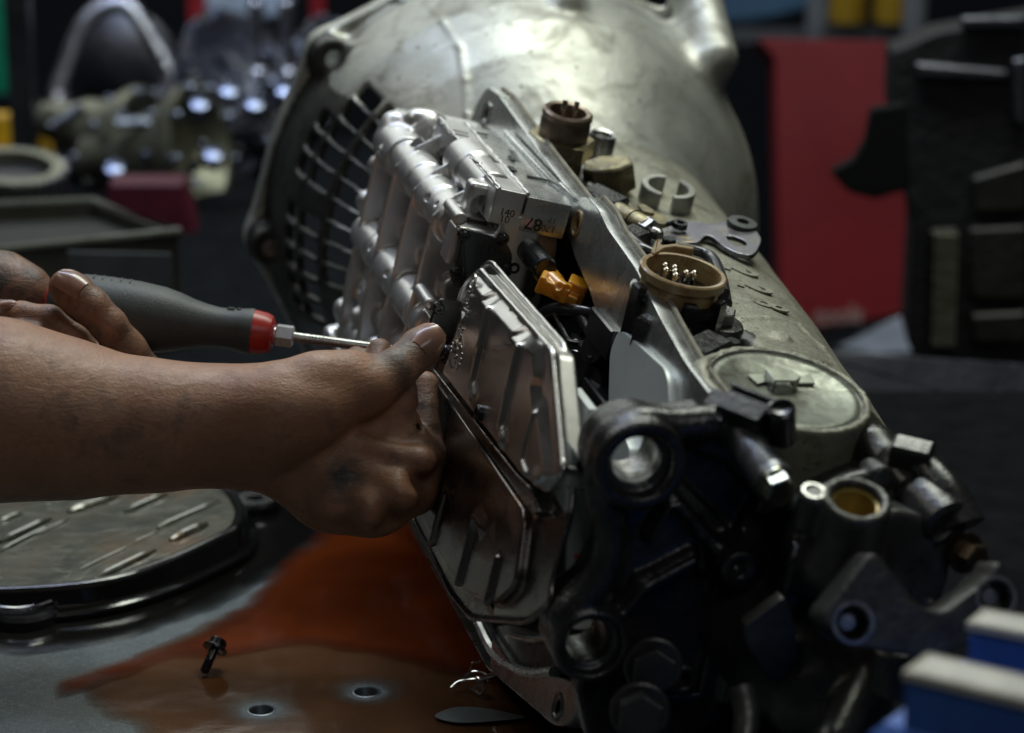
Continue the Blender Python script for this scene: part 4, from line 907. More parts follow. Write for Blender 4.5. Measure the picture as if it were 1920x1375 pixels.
for h_ in (h1, h2): m.lathe([(.0078, -.022), (.0070, -.022), (.0070, -.001), (.0078, .0003), (.0092, .0003), (.0092, -.002)], fo@np.array([[1, 0, 0, h_[0]], [0, 1, 0, h_[1]], [0, 0, 1, 0], [0, 0, 0, 1.]]), 28); 
for h_ in (h1, h2): m.lathe([(0, -.024), (.0040, -.024), (.0040, -.006), (.0034, -.005), (0, -.005)], fo@np.array([[1, 0, 0, h_[0]-.001], [0, 1, 0, h_[1]], [0, 0, 1, 0], [0, 0, 0, 1.]]), 20)
m.build('flange_bush', MT['steel'], yk)
for px, py, d in ((1200, 1335, 1.235), (1225, 1250, 1.26)):
    capscrew('bolt', pt(px, py, d), cdir(0, -.2, 1), .0110, .010, MT['castdark'], gb, True)
m = MB(); m.tube(spline([pt(1390, 1290, 1.22), pt(1400, 1340, 1.215), pt(1395, 1390, 1.21)]), .006, 12); m.build('drain_hose', MT['castdark'], gb); m = MB(); m.lathe([(0, -.02), (.012, -.02), (.013, 0), (.011, .002), (0, .002)], frame(pt(1690, 1215, 1.2), cdir(.1, .9, .4), WX)); m.build('drain_stub', MT['castdark'], gb)
# ================================================================== bench
def V3(p): return tuple(float(x) for x in p)
mb_ = NT('scratched_bench_metal'); v = mb_.scale((3, 60, 3)); sc1 = mb_.noise(24, 6, .7, v); v2 = mb_.scale((70, 5, 5)); sc2 = mb_.noise(30, 5, .7, v2); bl = mb_.noise(9, 6, .65)
v3 = mb_.scale((14, 240, 14)); sc3 = mb_.ramp(mb_.noise(12, 4, .8, v3, .3), [(.54, 0.), (.62, 1.)]); v4 = mb_.scale((260, 30, 10)); sc4 = mb_.ramp(mb_.noise(7, 4, .8, v4, .4), [(.57, 0.), (.64, 1.)])
mb_.set(col=mb_.mix(mb_.math('MULTIPLY', mb_.math('MAXIMUM', sc3, sc4), .8), mb_.mix(mb_.ramp(mb_.math('ADD', mb_.math('MULTIPLY', bl, .6), mb_.math('MULTIPLY', sc1, .4)), [(.38, 0.), (.62, 1.)]), (.042, .052, .055), (.135, .155, .16)), (.27, .30, .31)), met=.5, rough=mb_.ramp(mb_.math('ADD', mb_.math('MULTIPLY', sc1, .5), mb_.math('MULTIPLY', sc2, .5)), [(.35, .42), (.65, .72)]))
mb_.bump(mb_.math('ADD', sc1, mb_.math('ADD', sc2, bl)), .0004)
BENCHH = [bench(490, 1332), bench(687, 1298)]
o = plate('bench_top', [(-1.3, .55), (1.5, .55), (1.5, 1.93), (-1.3, 1.93)], -.004, 0, mb_.m, None, [circ(p[0], p[1], .0065, 20) for p in BENCHH], .0003); tag(o, kind='structure')
m = MB()
for p in BENCHH:
    m.lathe([(.0064, -.02), (.0064, -.0005), (.0070, .0004), (.0076, .0003), (.0080, .0)], frame(p, (0, 0, 1)), 28)
o = m.build('bench_hole_rim', simple('hole_rim_steel', (.22, .24, .245), .4, .9), o)
m = MB()
for p in BENCHH: m.lathe([(0, -.02), (.0064, -.02)], frame(p, (0, 0, 1)), 20)
m.build('bench_underside', simple('dark_under_bench', (.02, .02, .02), .9), None); tag(bpy.data.objects['bench_underside'], kind='structure')
mt_ = plate('added_dark_mat', rnd([(.085, .62), (1.2, .62), (1.2, 1.928), (.04, 1.928)], .02), .0002, .0030, simple('darkening_mat_black', (.010, .010, .011), .95, spec=.0, bump=(300, .0004)), None, bev=.0008); tag(mt_, 'added black mat that darkens the bench under the tail of the gearbox', 'mat')  # mat added only to darken the bench right of the gearbox
# oil: a translucent film over the metal, thinning out towards its edge
def oil(name, tint, body, dens):
    m = NT(name); t = m.t; N_ = t.nodes.new
    at = N_('ShaderNodeAttribute'); at.attribute_name = 'thickness'
    th_ = m.math('MULTIPLY', at.outputs['Fac'], m.math('ADD', m.math('MULTIPLY', m.noise(14, 5, .6), .9), .45))
    sm = m.ramp(th_, [(.0, 0.), (.62, 1.)])
    tr = N_('ShaderNodeBsdfTransparent'); m.lk(m.mix(sm, (1., 1., 1.), tint), tr.inputs[0])
    df = N_('ShaderNodeBsdfDiffuse'); m.lk(m.mix(m.ramp(m.noise(9, 5, .6), [(.35, 0.), (.65, 1.)]), body, tuple(c*.5 for c in body)), df.inputs[0])
    m1 = N_('ShaderNodeMixShader'); m.lk(m.math('MULTIPLY', sm, dens), m1.inputs[0]); m.lk(tr.outputs[0], m1.inputs[1]); m.lk(df.outputs[0], m1.inputs[2])
    gl = N_('ShaderNodeBsdfGlossy'); gl.inputs['Roughness'].default_value = .10; fr = N_('ShaderNodeFresnel'); fr.inputs[0].default_value = 1.40
    b_ = N_('ShaderNodeBump'); b_.inputs['Distance'].default_value = .0007; m.lk(m.math('ADD', m.noise(20, 2, .4), m.math('MULTIPLY', m.noise(300, 3, .5), .03)), b_.inputs['Height']); m.lk(b_.outputs[0], gl.inputs['Normal']); m.lk(b_.outputs[0], fr.inputs['Normal'])
    mx = N_('ShaderNodeMixShader'); m.lk(m.math('MULTIPLY', fr.outputs[0], m.ramp(th_, [(0, 0.), (.15, .8)])), mx.inputs[0]); m.lk(m1.outputs[0], mx.inputs[1]); m.lk(gl.outputs[0], mx.inputs[2])
    m.lk(mx.outputs[0], m.o.inputs['Surface']); return m.m
def puddle(name, P, z, mat, lab, soft, holes=()):
    Q = np.array(smooth_closed([bench(px, py)[:2] for px, py in P], 5)); lo = Q.min(0)-.004; hi = Q.max(0)+.004; h = .0016
    X = np.arange(lo[0], hi[0], h); Y = np.arange(lo[1], hi[1], h); A_ = X[:, None]; B_ = Y[None, :]
    d = -poly2(A_, B_, Q)+.0022*np.sin(A_*110+3*np.sin(B_*60))*np.sin(B_*90)
    for hx in holes: d = np.minimum(d, np.hypot(A_-hx[0], B_-hx[1])-.0095)
    keep = d > 0; id_ = np.full(keep.shape, -1); nn_ = int(keep.sum()); id_[keep] = np.arange(nn_)
    cell = keep[:-1, :-1] & keep[1:, :-1] & keep[1:, 1:] & keep[:-1, 1:]; I_ = np.argwhere(cell)
    V = np.stack([np.broadcast_to(A_, keep.shape)[keep], np.broadcast_to(B_, keep.shape)[keep], z+0*d[keep]], 1)
    Fq = np.stack([id_[I_[:, 0], I_[:, 1]], id_[I_[:, 0]+1, I_[:, 1]], id_[I_[:, 0]+1, I_[:, 1]+1], id_[I_[:, 0], I_[:, 1]+1]], 1)
    me = mesh_np(name, V, Fq); at = me.attributes.new('thickness', 'FLOAT', 'POINT'); at.data.foreach_set('value', np.clip(d[keep]/soft, 0, 1).astype(np.float32))
    o = link(name, me, mat); tag(o, lab, 'spilled oil', None, 'stuff'); return o
puddle('oil_puddle', [(102, 1304), (118, 1272), (220, 1240), (330, 1205), (430, 1150), (520, 1060), (640, 960), (760, 900), (900, 950), (1000, 1100), (1080, 1250), (1000, 1300), (850, 1270), (700, 1235), (560, 1215), (430, 1235), (330, 1240), (230, 1275), (150, 1304)], .0012,
       oil('deep_orange_oil', (.62, .15, .028), (.27, .052, .010), .62), 'deep orange pool of spilled transmission oil reaching to a point on the bench', .026)
puddle('oil_and_pan_shadow', [(-150, 1120), (-140, 1205), (0, 1228), (90, 1226), (200, 1208), (330, 1172), (440, 1128), (540, 1070), (640, 985), (620, 900), (500, 860), (300, 900), (0, 1050)], .0006, oil('black_oil_and_shadow', (.10, .085, .07), (.010, .009, .008), .8), 'black film round the oil pan, used oil with the pan shadow painted in', .030)  # the black colour holds both oil and the pan's shadow on the bench
puddle('oil_film', [(150, 1292), (260, 1225), (420, 1150), (620, 1080), (900, 1040), (1150, 1250), (1180, 1420), (900, 1460), (620, 1450), (320, 1430), (255, 1372), (190, 1345)], .0004,
       oil('thin_brown_oil', (.68, .40, .22), (.26, .115, .05), .42), 'thin brown film of oil around the bolt and bench holes', .024, BENCHH)
# dry window left in the film: bare patch of metal
m = MB(); Q = smooth_closed([bench(px, py)[:2] for px, py in [(815, 1350), (850, 1334), (900, 1334), (960, 1345), (985, 1352), (940, 1358), (860, 1362)]], 4)
m.prism(Q, .0018, .0022, I4, 0); o = m.build('cleaning_smear', simple('grey_smear', (.17, .19, .19), .45, .4), None); tag(o, 'pale grey smear on the oily bench beside the gearbox corner', 'smear')
# ================================================================== oil pan lying bottom up
pz = .021
prm = [(-190, 1010), (-160, 1075), (-60, 1098), (60, 1098), (190, 1084), (300, 1052), (400, 1008), (440, 985), (452, 955), (442, 930), (420, 905), (380, 880), (240, 850), (60, 850), (-120, 900)]
Q = [bench(px, py, pz)[:2] for px, py in prm]; Qs = np.array(smooth_closed(Q, 5)); 
if ((Qs[:, 0]*np.roll(Qs[:, 1], -1)-Qs[:, 1]*np.roll(Qs[:, 0], -1)).sum()) < 0: Qs = Qs[::-1]
cq = Qs.mean(0); pan = empty('oil_pan', 'black rimmed oil pan lying wet on the bench beneath the forearm', 'oil pan', frame((cq[0], cq[1], 0), (0, 0, 1)))
Qs = Qs-cq; n = len(Qs)
rings = [(inset(Qs, -.010), .001), (inset(Qs, -.0108), .004), (inset(Qs, -.0095), .0055), (inset(Qs, -.0070), .0065), (inset(Qs, -.0052), .010), (inset(Qs, -.004), .017), (inset(Qs, -.0025), pz-.001), (Qs, pz), (inset(Qs, .003), pz-.0004), (inset(Qs, .0045), pz-.003)]
m = MB(); V = [(x, y, z) for R_, z in rings for x, y in R_]
m.add(V, [[j*n+i, j*n+(i+1) % n, (j+1)*n+(i+1) % n, (j+1)*n+i] for j in range(len(rings)-1) for i in range(n)]); m.build('pan_rim', simple('wet_black_paint', (.008, .008, .008), .13, 0., (60, .0004), .5, .6), pan, sharp=60)
mp = NT('wet_pan_floor'); nn = mp.noise(22, 5, .6, dist=1.2); vv = mp.t.nodes.new('ShaderNodeTexVoronoi'); vv.feature = 'DISTANCE_TO_EDGE'; vv.inputs['Scale'].default_value = 9
mp.lk(mp.mix(.85, mp.tc, mp.noise(8, 4, .6), 'ADD'), vv.inputs['Vector'])
cr = mp.ramp(vv.outputs[0], [(0, .1), (.14, 1.)]); base = mp.mix(mp.ramp(nn, [(.38, 0.), (.62, 1.)]), (.045, .05, .036), (.12, .125, .092)); base = mp.mix(mp.ramp(mp.noise(13, 4, .6), [(.56, 0.), (.66, .8)]), base, (.22, .12, .055))
mp.set(col=mp.mix(cr, (.10, .09, .06), base), met=.45, rough=.26, coat=1., coatr=.06); mp.bump(mp.math('ADD', mp.noise(26, 3, .5), mp.math('MULTIPLY', cr, .15)), .0009)
m = MB(); R_ = inset(Qs, .0044); m.prism(R_, pz-.006, pz-.0022, I4, 0); m.build('pan_floor', mp.m, pan)
def onpan(px, py): p = bench(px, py, pz); return np.array([p[0]-cq[0], p[1]-cq[1], pz-.0022])
m = MB()
for (x0, y0, x1, y1, r) in ((0, 1012, 95, 968, .0028), (0, 1028, 100, 978, .0018), (128, 955, 222, 925, .003), (235, 955, 312, 922, .0026), (295, 985, 412, 935, .0022), (320, 1008, 388, 978, .0032), (178, 1080, 290, 1027, .0026), (0, 972, 40, 958, .002), (80, 935, 125, 922, .002), (350, 900, 360, 896, .002), (150, 1062, 245, 1018, .0011), (60, 1000, 130, 968, .0012), (250, 1012, 300, 990, .001), (196, 1040, 230, 1026, .0009)):
    a, b_ = onpan(x0, y0), onpan(x1, y1); P = [a+(b_-a)*t for t in np.linspace(0, 1, 7)]; m = MB(); m.tube([p+np.array((0, 0, r*.1)) for p in P], [r*.5]+[r]*5+[r*.5], 10); m.build('pressed_rib', mp.m, pan)
# lugs on the rim
for px, py, rr in ((478, 935, .016), (45, 1140, .020), (-90, 1150, .016)):
    p = bench(px, py, .008); m = MB(); m.lathe([(0, -.004), (rr, -.004), (rr, .002), (rr-.002, .0045), (.0062, .0045), (.005, .003), (.005, -.004)], frame((p[0]-cq[0], p[1]-cq[1], .004), (0, 0, 1)), 24); m.build('bolt_lug', MT['black'], pan)
m = MB(); P = [bench(x, y, .012) for x, y in ((-20, 1138), (30, 1142), (70, 1136), (100, 1126), (105, 1132))]; m.tube([np.array((p[0]-cq[0], p[1]-cq[1], .012)) for p in spline(P, 5)], .0012, 8); m.build('rim_wire_clip', MT['chrome'], pan)
# ================================================================== small things on the bench
bp = bench(388, 1262); bt = empty('flange_bolt', 'small dark flange bolt standing on its shank in the oil film', 'bolt', frame(bp, (0, 0, 1)))
ax = nz((.007, .013, .013)); q0 = np.array((-.001, -.006, .0028)); fr = frame(q0, ax); fr[:3, :3] *= .92; m = MB()
prof = [(0, 0), (.0022, .0002)]
for i in range(7): prof += [(.0030, .0010+.0011*i), (.0025, .00155+.0011*i)]
prof += [(.0028, .0095), (.0028, .0155), (.0078, .0158), (.0080, .0168), (.0066, .0182), (.0052, .0184)]; m.lathe(prof+[(.0052, .0222), (.0046, .0230), (0, .0230)], fr, 24)
m.build('bolt_shank', MT['screw'], bt)
m = MB(); m.hexp(.0056, .0182, .0224, fr, .0004); m.build('bolt_head', MT['screw'], bt)
# wire swarf
wr = empty('wire_snippets', 'tangle of thin shiny locking wire lying against the gearbox corner', 'wire', frame(bench(895, 1290), (0, 0, 1))); wp = bench(895, 1290)
def wv(px, py, z): return bench(px, py, z)-wp
for P in ([(846, 1290, .003), (862, 1278, .006), (900, 1272, .010), (935, 1258, .018)], [(880, 1290, .003), (900, 1300, .003), (905, 1288, .006), (895, 1278, .008), (925, 1268, .014), (940, 1256, .02)],
          [(858, 1284, .004), (880, 1262, .010), (905, 1262, .012), (915, 1275, .010), (890, 1290, .004)], [(880, 1262, .01), (885, 1245, .016), (900, 1240, .02)], [(868, 1275, .004), (890, 1268, .010), (905, 1282, .008), (902, 1302, .003), (888, 1294, .003)]):
    m = MB(); m.tube(spline([wv(*p) for p in P], 6), .0007, 6); m.build('wire', MT['chrome'], wr)
# ================================================================== blue cartons in front
def carton(cx, cy, w_, d_, h_, rz, lab):
    f = frame((cx, cy, 0), (0, 0, 1), (cos(rz), sin(rz), 0)); r = empty('carton', lab, 'carton', f, 'blue cartons at the bench edge')
    m = MB(); m.box((-w_/2, -d_/2, 0), (w_/2, d_/2, h_-.003), I4, .003); m.build('carton_body', MT['blue'], r)
    m = MB(); m.box((-w_/2-.012, -d_/2-.004, 0), (w_/2, d_/2+.001, h_-.022), I4, .004); m.build('carton_sleeve', MT['blue'], r)
    m = MB(); m.box((-w_/2-.001, -d_/2-.001, h_-.003), (w_/2+.001, d_/2+.001, h_), I4, .003); m.build('carton_lid', MT['whitepaint'], r)
c1 = wd(1905, 1322, .93); c2 = wd(2010, 1235, 1.02)
carton(c1[0]+.028, c1[1]-.01, .14, .019, c1[2]+.004, radians(-34), 'nearest blue carton with a white lid at the lower right corner')
carton(c2[0]+.03, c2[1], .14, .017, c2[2]+.004, radians(-30), 'blue carton with a white top edge standing behind the nearest one')
# ================================================================== background
def sh(name, kind='structure'): return name
dark = simple('dark_wall_paint', (.012, .014, .018), .8)
m = MB(); m.box((-6, 6.0, -1), (6, 6.1, 4), I4, 0); tag(m.build('back_wall', dark), kind='structure')
m = MB(); m.box((-1.3, 1.97, -.06), (-.10, 2.95, -.002), I4, .004); m.build('rear_bench', simple('black_bench_rubber', (.010, .011, .012), .95, spec=.0)); tag(bpy.data.objects['rear_bench'], kind='structure')
m = MB(); m.box((-6, -.5, -.92), (6, 6.0, -.9), I4, 0); tag(m.build('workshop_floor', simple('workshop_floor_paint', (.014, .017, .022), .45)), kind='structure')
rng2 = random.Random(11)
MT['bgm'] = metal('background_alloy', (.30, .31, .36), (.45, .46, .52), .9, (.12, .28), 12, 300, .002)
MT['bgd'] = metal('background_dark_iron', (.03, .033, .04), (.09, .09, .10), .8, (.25, .5), 9, 200, .002)
MT['bgo'] = metal('background_olive_alloy', (.20, .20, .14), (.32, .32, .24), .7, (.3, .5), 9, 200, .002, (.06, .05, .03))
MT['bgc'] = metal('background_blued_chrome', (.20, .23, .32), (.30, .34, .46), 1., (.22, .32), 12, 300, .001); MT['yel'] = simple('yellow_plastic', (.75, .42, .015), .4); MT['yel2'] = simple('dull_yellow_tin', (.32, .19, .01), .5); MT['bgred'] = simple('dark_red_paint', (.30, .015, .022), .5); MT['mag'] = simple('crimson_paint', (.085, .005, .018), .6)
def thing(name, lab, cat, px, py, d, group=None, f=None):
    p = wd(px, py, d); return empty(name, lab, cat, frame(p, f if f is not None else (0, 0, 1)), group), p
def wp_(o_, p): return np.array(p)-o_
# steel tray at left
D = 2.25; o1 = wd(-60, 560, D); tr_, o1 = thing('steel_tray', 'olive grey steel tray standing behind the screwdriver hand', 'tray', -60, 560, D)
zc = wd(335, 436, 2.12)[2]; A_ = [bench(-250, 398, zc), bench(178, 380, zc), bench(335, 436, zc), bench(-250, 500, zc)]; MT['tray'] = metal('olive_painted_steel', (.055, .055, .042), (.10, .10, .08), .5, (.4, .6), 9, 300, .0006, (.02, .02, .015))
m = MB(); zb = -.02+0*o1[2]
top_ = [wp_(o1, (p[0], p[1], A_[2][2])) for p in A_]; bot = [np.array((p[0], p[1], -o1[2])) for p in top_]
for i in range(4):
    a, b_ = top_[i], top_[(i+1) % 4]; c_, d_ = bot[(i+1) % 4], bot[i]; nn = nz(np.cross(b_-a, (0, 0, 1)))*.004
    m.add([a, b_, c_, d_, a+nn, b_+nn, c_+nn, d_+nn], [[0, 1, 2, 3], [7, 6, 5, 4], [0, 4, 5, 1], [1, 5, 6, 2], [2, 6, 7, 3], [3, 7, 4, 0]])
m.build('tray_wall', MT['tray'], tr_)
m = MB(); m.tube([p+np.array((0, 0, .001)) for p in top_]+[top_[0]+np.array((0, 0, .001))], .004, 8); m.build('tray_rim', MT['tray'], tr_)
m = MB(); m.add([p-np.array((0, 0, .012)) for p in top_], [[0, 1, 2, 3]]); m.build('tray_contents', simple('dark_sludge', (.014, .014, .011), .7), tr_)
lq = frame(wd(225, 512, 2.05)-o1, nz((-.1, -1, 0)), (1, 0, 0)); m = MB(); m.box((-.04, -.014, -.001), (.04, .016, .001), lq, 0); m.build('tray_label', simple('grey_label', (.10, .11, .12), .6), tr_)
# gear drum
g_, o2 = thing('splined_drum', 'ribbed steel clutch drum at the left edge above the steel tray', 'drum', 55, 352, 2.42)
m = MB(); prof = [(.035, -.022), (.046, -.022), (.046, .022), (.035, .022), (.035, -.022)]; f_ = frame((-.015, 0, 0), (.1, -.15, 1)); m.lathe(prof, f_, 40)
m.build('drum_wall', MT['bgo'], g_); m = MB(); m.lathe([(0, .012), (.036, .012)], f_, 40); m.build('drum_plate', MT['bgd'], g_)
for k in range(36):
    t = 2*pi*k/36; m = MB(); m.box((.045, -.0016, -.022), (.050, .0016, .022), f_@np.array([[cos(t), -sin(t), 0, 0], [sin(t), cos(t), 0, 0], [0, 0, 1, 0], [0, 0, 0, 1.]]), .0005); m.build('spline_tooth', MT['bgm'], g_)
# black post, yellow jack stand, green drum
r_, o3 = thing('black_post', 'upright black steel post near the left edge', 'post', 40, 130, 2.7)
m = MB(); m.box((-.012, -.012, -.45), (.012, .012, .5), I4, .002); m.box((-.03, -.03, -.46), (.03, .03, -.44), I4, .002); m.build('post_tube', MT['bgd'], r_)
fy = frame(wd(45, 300, 2.8), nz((0, -1, .05)), (1, 0, 0))
def onw(px, py, fr_):
    r0_ = ray(px, py); t = ((fr_[:3, 3]-CAM)@fr_[:3, 2])/(r0_@fr_[:3, 2]); q = CAM+r0_*t-fr_[:3, 3]; return (q@fr_[:3, 0], q@fr_[:3, 1])
r_ = empty('yellow_stand', 'yellow tapering jack stand behind the black post', 'jack stand', fy); m = MB(); m.prism(rnd([onw(x_, y_, fy) for x_, y_ in ((-30, 215), (72, 218), (96, 305), (-30, 305))], .004), -.03, 0, I4, .002); m.build('stand_body', MT['yel'], r_)
r_, o3 = thing('green_bin', 'green plastic bin at the top left corner', 'bin', -12, 60, 3.6)
m = MB(); m.lathe([(0, -.08), (.025, -.08), (.035, .05), (.030, .05), (.022, -.075), (0, -.075)], I4, 24); m.build('bin_wall', simple('green_plastic', (.01, .25, .13), .4), r_)
# casting with pear shaped opening
r_, o4 = thing('pear_shaped_casting', 'open pear shaped alloy casting hanging in the blurred background', 'casting', 205, 110, 2.9)
P = [(105, 175), (125, 120), (148, 60), (175, 28), (215, 8), (250, 20), (275, 60), (305, 110), (318, 150), (300, 195)]
m = MB(); m.tube(spline([wd(px, py, 2.9)-o4 for px, py in P], 4), .010, 10)
m.tube(spline([wd(px, py, 2.9)-o4 for px, py in [(105, 175), (120, 215), (150, 235), (185, 230)]], 4), .014, 10); m.build('casting_loop', MT['bgm'], r_)
m = MB(); m.lathe([(0, -.03), (.055, -.03), (.06, 0), (.03, .02), (0, .02)], frame((.0, .10, -.02), (0, -1, .2)), 24); m.build('casting_back', MT['bgd'], r_)
# heap of gearboxes: alloy bodies with flanges and bolts
def gearcase(px, py, d, s_, rot, mat, lab):
    r_, o_ = thing('spare_gearbox', lab, 'gearbox', px, py, d, 'spare gearboxes in the background'); f_ = frame((0, 0, 0), nz((sin(rot), -.35, cos(rot)*.4)), (1, 0, 0))
    m = MB(); m.lathe([(0, -.10*s_), (.030*s_, -.10*s_), (.036*s_, -.05*s_), (.050*s_, -.02*s_), (.055*s_, .02*s_), (.085*s_, .055*s_), (.09*s_, .075*s_), (.078*s_, .075*s_), (.05*s_, .04*s_), (0, .03*s_)], f_, 28); m.build('gearbox_body', mat, r_)
    for k in range(9):
        t = 2*pi*k/9; m = MB(); m.lathe([(0, .07*s_), (.006*s_, .07*s_), (.006*s_, .084*s_), (.003*s_, .088*s_), (0, .088*s_)], f_@np.array([[1, 0, 0, .084*s_*cos(t)], [0, 1, 0, .084*s_*sin(t)], [0, 0, 1, 0], [0, 0, 0, 1.]]), 10); m.build('flange_bolt', MT['bgc'], r_)
    for k in range(6):
        t = 2*pi*k/6+.3; m = MB(); m.lathe([(0, .02*s_), (.008*s_, .02*s_), (.008*s_, .046*s_), (.004*s_, .052*s_), (0, .052*s_)], f_@np.array([[1, 0, 0, .058*s_*cos(t)], [0, 1, 0, .058*s_*sin(t)], [0, 0, 1, 0], [0, 0, 0, 1.]]), 10); m.build('dowel_pin', MT['bgc'], r_)
    for k in range(3): t = rot+k*2; m = MB(); m.tube([np.array((.05*s_*cos(t), -.03*s_, .05*s_*sin(t))), np.array((.07*s_*cos(t+1), -.05*s_, .06*s_*sin(t+1)))], .007*s_, 8); m.build('oil_line', MT['bgc'], r_)
gearcase(180, 245, 2.75, .62, 1.9, MT['bgo'], 'olive grey spare gearbox right of the splined drum')
gearcase(285, 285, 2.7, .75, 1.2, MT['bgo'], 'olive grey spare gearbox above the crimson stand')
gearcase(395, 175, 2.95, .80, .4, MT['bgm'], 'bright alloy spare gearbox left of the hanging shafts')
gearcase(520, 250, 3.0, .85, -.5, MT['bgd'], 'dark spare gearbox half hidden behind the bell housing flange')
gearcase(440, 310, 2.85, .60, 2.6, MT['bgd'], 'small dark spare gearbox low in the heap')
gearcase(560, 120, 3.0, .55, 1.0, MT['bgm'], 'bright spare gearbox beside the upper bell housing flange')
gearcase(330, 200, 3.1, .60, 2.0, MT['bgm'], 'small bright spare gearbox at the middle of the heap')
gearcase(470, 235, 2.8, .45, .9, MT['bgm'], 'smallest bright spare gearbox, under the hanging shafts')
gearcase(240, 330, 2.75, .45, -.8, MT['bgm'], 'small bright spare gearbox just above the crimson stand')
for k, (px, py) in enumerate(((400, 295), (375, 200), (430, 175), (478, 200), (215, 320), (535, 175))):
    r_, o_ = thing('polished_cap', ['chrome cap lowest in the background heap', 'chrome cap at the mouth of the bright spare gearbox', 'brightest chrome cap in the heap', 'chrome cap below the hanging shafts', 'small chrome cap above the crimson stand', 'chrome cap beside the bell housing flange'][k], 'cap', px, py, 2.6, 'chrome caps in the heap')
    m = MB(); m.lathe([(0, -.006), (.012, -.006), (.0125, 0), (.009, .006), (0, .008)], frame((0, 0, 0), nz((.1, -.6, .8))), 16); m.build('cap_shell', MT['bgc'], r_)
for k, (px, x1) in enumerate(((482, 'left'), (540, 'right'))):
    r_, o_ = thing('hanging_shaft', 'bright stepped shaft hanging vertically, the %s one of two' % x1, 'shaft', px, 100, 2.9, 'hanging shafts')
    m = MB(); m.lathe([(0, -.05), (.006, -.05), (.010, -.04), (.011, -.02), (.007, -.015), (.007, .02), (.010, .025), (.009, .055), (.005, .06), (.005, .10), (0, .10)], I4, 20); m.build('shaft_body', MT['bgm'], r_)
r_, o_ = thing('crimson_stand', 'crimson painted stand leg under the background gearboxes', 'stand', 292, 392, 2.55); m = MB(); m.prism([(-.04, .03), (.03, .03), (.045, -.045), (-.005, -.02), (-.05, -.012)], -.02, .02, frame((0, 0, 0), (0, -1, 0), (1, 0, 0)), .003); m.build('stand_plate', MT['mag'], r_)
r_, o_ = thing('red_post', 'red painted post behind the pear shaped casting', 'post', 370, 15, 3.3); m = MB(); m.box((-.010, -.01, -.04), (.010, .01, .2), I4, .002); m.build('post_tube', MT['bgred'], r_)
r_, o_ = thing('red_pipe', 'dark red pipe beside the top of the bell housing', 'pipe', 596, 15, 3.3); m = MB(); m.tube([np.array((0, 0, -.04)), np.array((0, 0, .2))], .01, 12); m.build('pipe_wall', MT['bgred'], r_)
r_, o_ = thing('plastic_sheet', 'pale blue plastic sheet bunched at the top of the background', 'sheet', 440, 5, 3.4); m = MB(); m.prism(smooth_closed([(-.055, .02), (-.045, -.006), (0, -.018), (.05, -.02), (.075, .0), (.08, .06), (-.05, .06)], 4), -.01, .02, frame((0, 0, 0), (0, -1, .2), (1, 0, 0)), .004); m.build('sheet_fold', simple('pale_blue_plastic', (.42, .52, .66), .35), r_)
# right: red banner with white lettering, white triangle, engine block
r_, o_ = thing('red_barrel', 'tall red oil barrel with a white painted lower band behind the gearbox', 'barrel', 1570, 620, 2.9)
R0 = .082; yb = wd(1570, 345, 2.9)[2]-o_[2]; m = MB(); zt = wd(1570, 80, 2.9)[2]-o_[2]; zl = 0.
banner = frame((0, 0, 0), nz((-.05, -1, .25)), (1, 0, 0))
fbn = frame(wd(1570, 400, 2.9)-0*o_, nz((-.05, -1, .25)), (1, 0, 0))
def onw(px, py, fr_): 
    r0_ = ray(px, py); t = ((fr_[:3, 3]-CAM)@fr_[:3, 2])/(r0_@fr_[:3, 2]); q = CAM+r0_*t-fr_[:3, 3]; return (q@fr_[:3, 0], q@fr_[:3, 1])
bpy.data.objects.remove(r_)
def board(name, lab, cat, P, fr_, th, mat, part, rr=.004):
    r_ = empty(name, lab, cat, fr_); m = MB(); m.prism(rnd([onw(px, py, fr_) for px, py in P], rr), -th, 0, I4, .002); m.build(part, mat, r_); return r_
MT['bgred2'] = simple('deep_red_paint', (.17, .006, .010), .5, var=.2, sc=5)
rb = board('red_cabinet', 'deep red side panel of a tool cabinet with faded white lettering along its bottom', 'cabinet', [(1418, 72), (1672, 78), (1740, 200), (1740, 560), (1690, 590), (1520, 622), (1490, 605), (1462, 540), (1452, 110)], fbn, .12, MT['bgred2'], 'side_panel')
q = onw(1570, 592, fbn); text('faded_lettering', 'tools', .026, frame((q[0], q[1], .001), (0, 0, 1), (1, .06, 0)), simple('faded_white_lettering', (.26, .15, .13), .7), rb, .0006, .2, .001)
fw = frame(wd(1640, 640, 2.75), nz((0, -1, .3)), (1, 0, 0)); board('paper_sheet', 'pale sheet of paper propped under the red cabinet', 'paper', [(1560, 652), (1700, 588), (1718, 662), (1640, 668)], fw, .004, simple('pale_paper', (.34, .37, .44), .7), 'paper_face', .001)
fd = frame(wd(1750, 400, 2.35), nz((-.1, -1, .1)), (1, 0, 0))
eb = board('engine_block', 'dark greasy engine block standing at the right edge', 'engine', [(1672, 98), (1760, 60), (2000, 20), (2000, 680), (1730, 700), (1700, 640), (1712, 420), (1690, 330), (1668, 190)], fd, .14, simple('black_engine_iron', (.010, .010, .011), .6, .3, bump=(60, .003)), 'block_casting')
nar = board('engine_bracket', 'black pointed engine bracket in front of the red cabinet', 'bracket', [(1632, 205), (1700, 195), (1705, 355), (1640, 374), (1590, 360), (1556, 322), (1600, 300), (1622, 262)], frame(wd(1640, 290, 2.3), nz((-.1, -1, .1)), (1, 0, 0)), .03, simple('black_iron', (.004, .004, .004), .8, spec=.15), 'bracket_web')
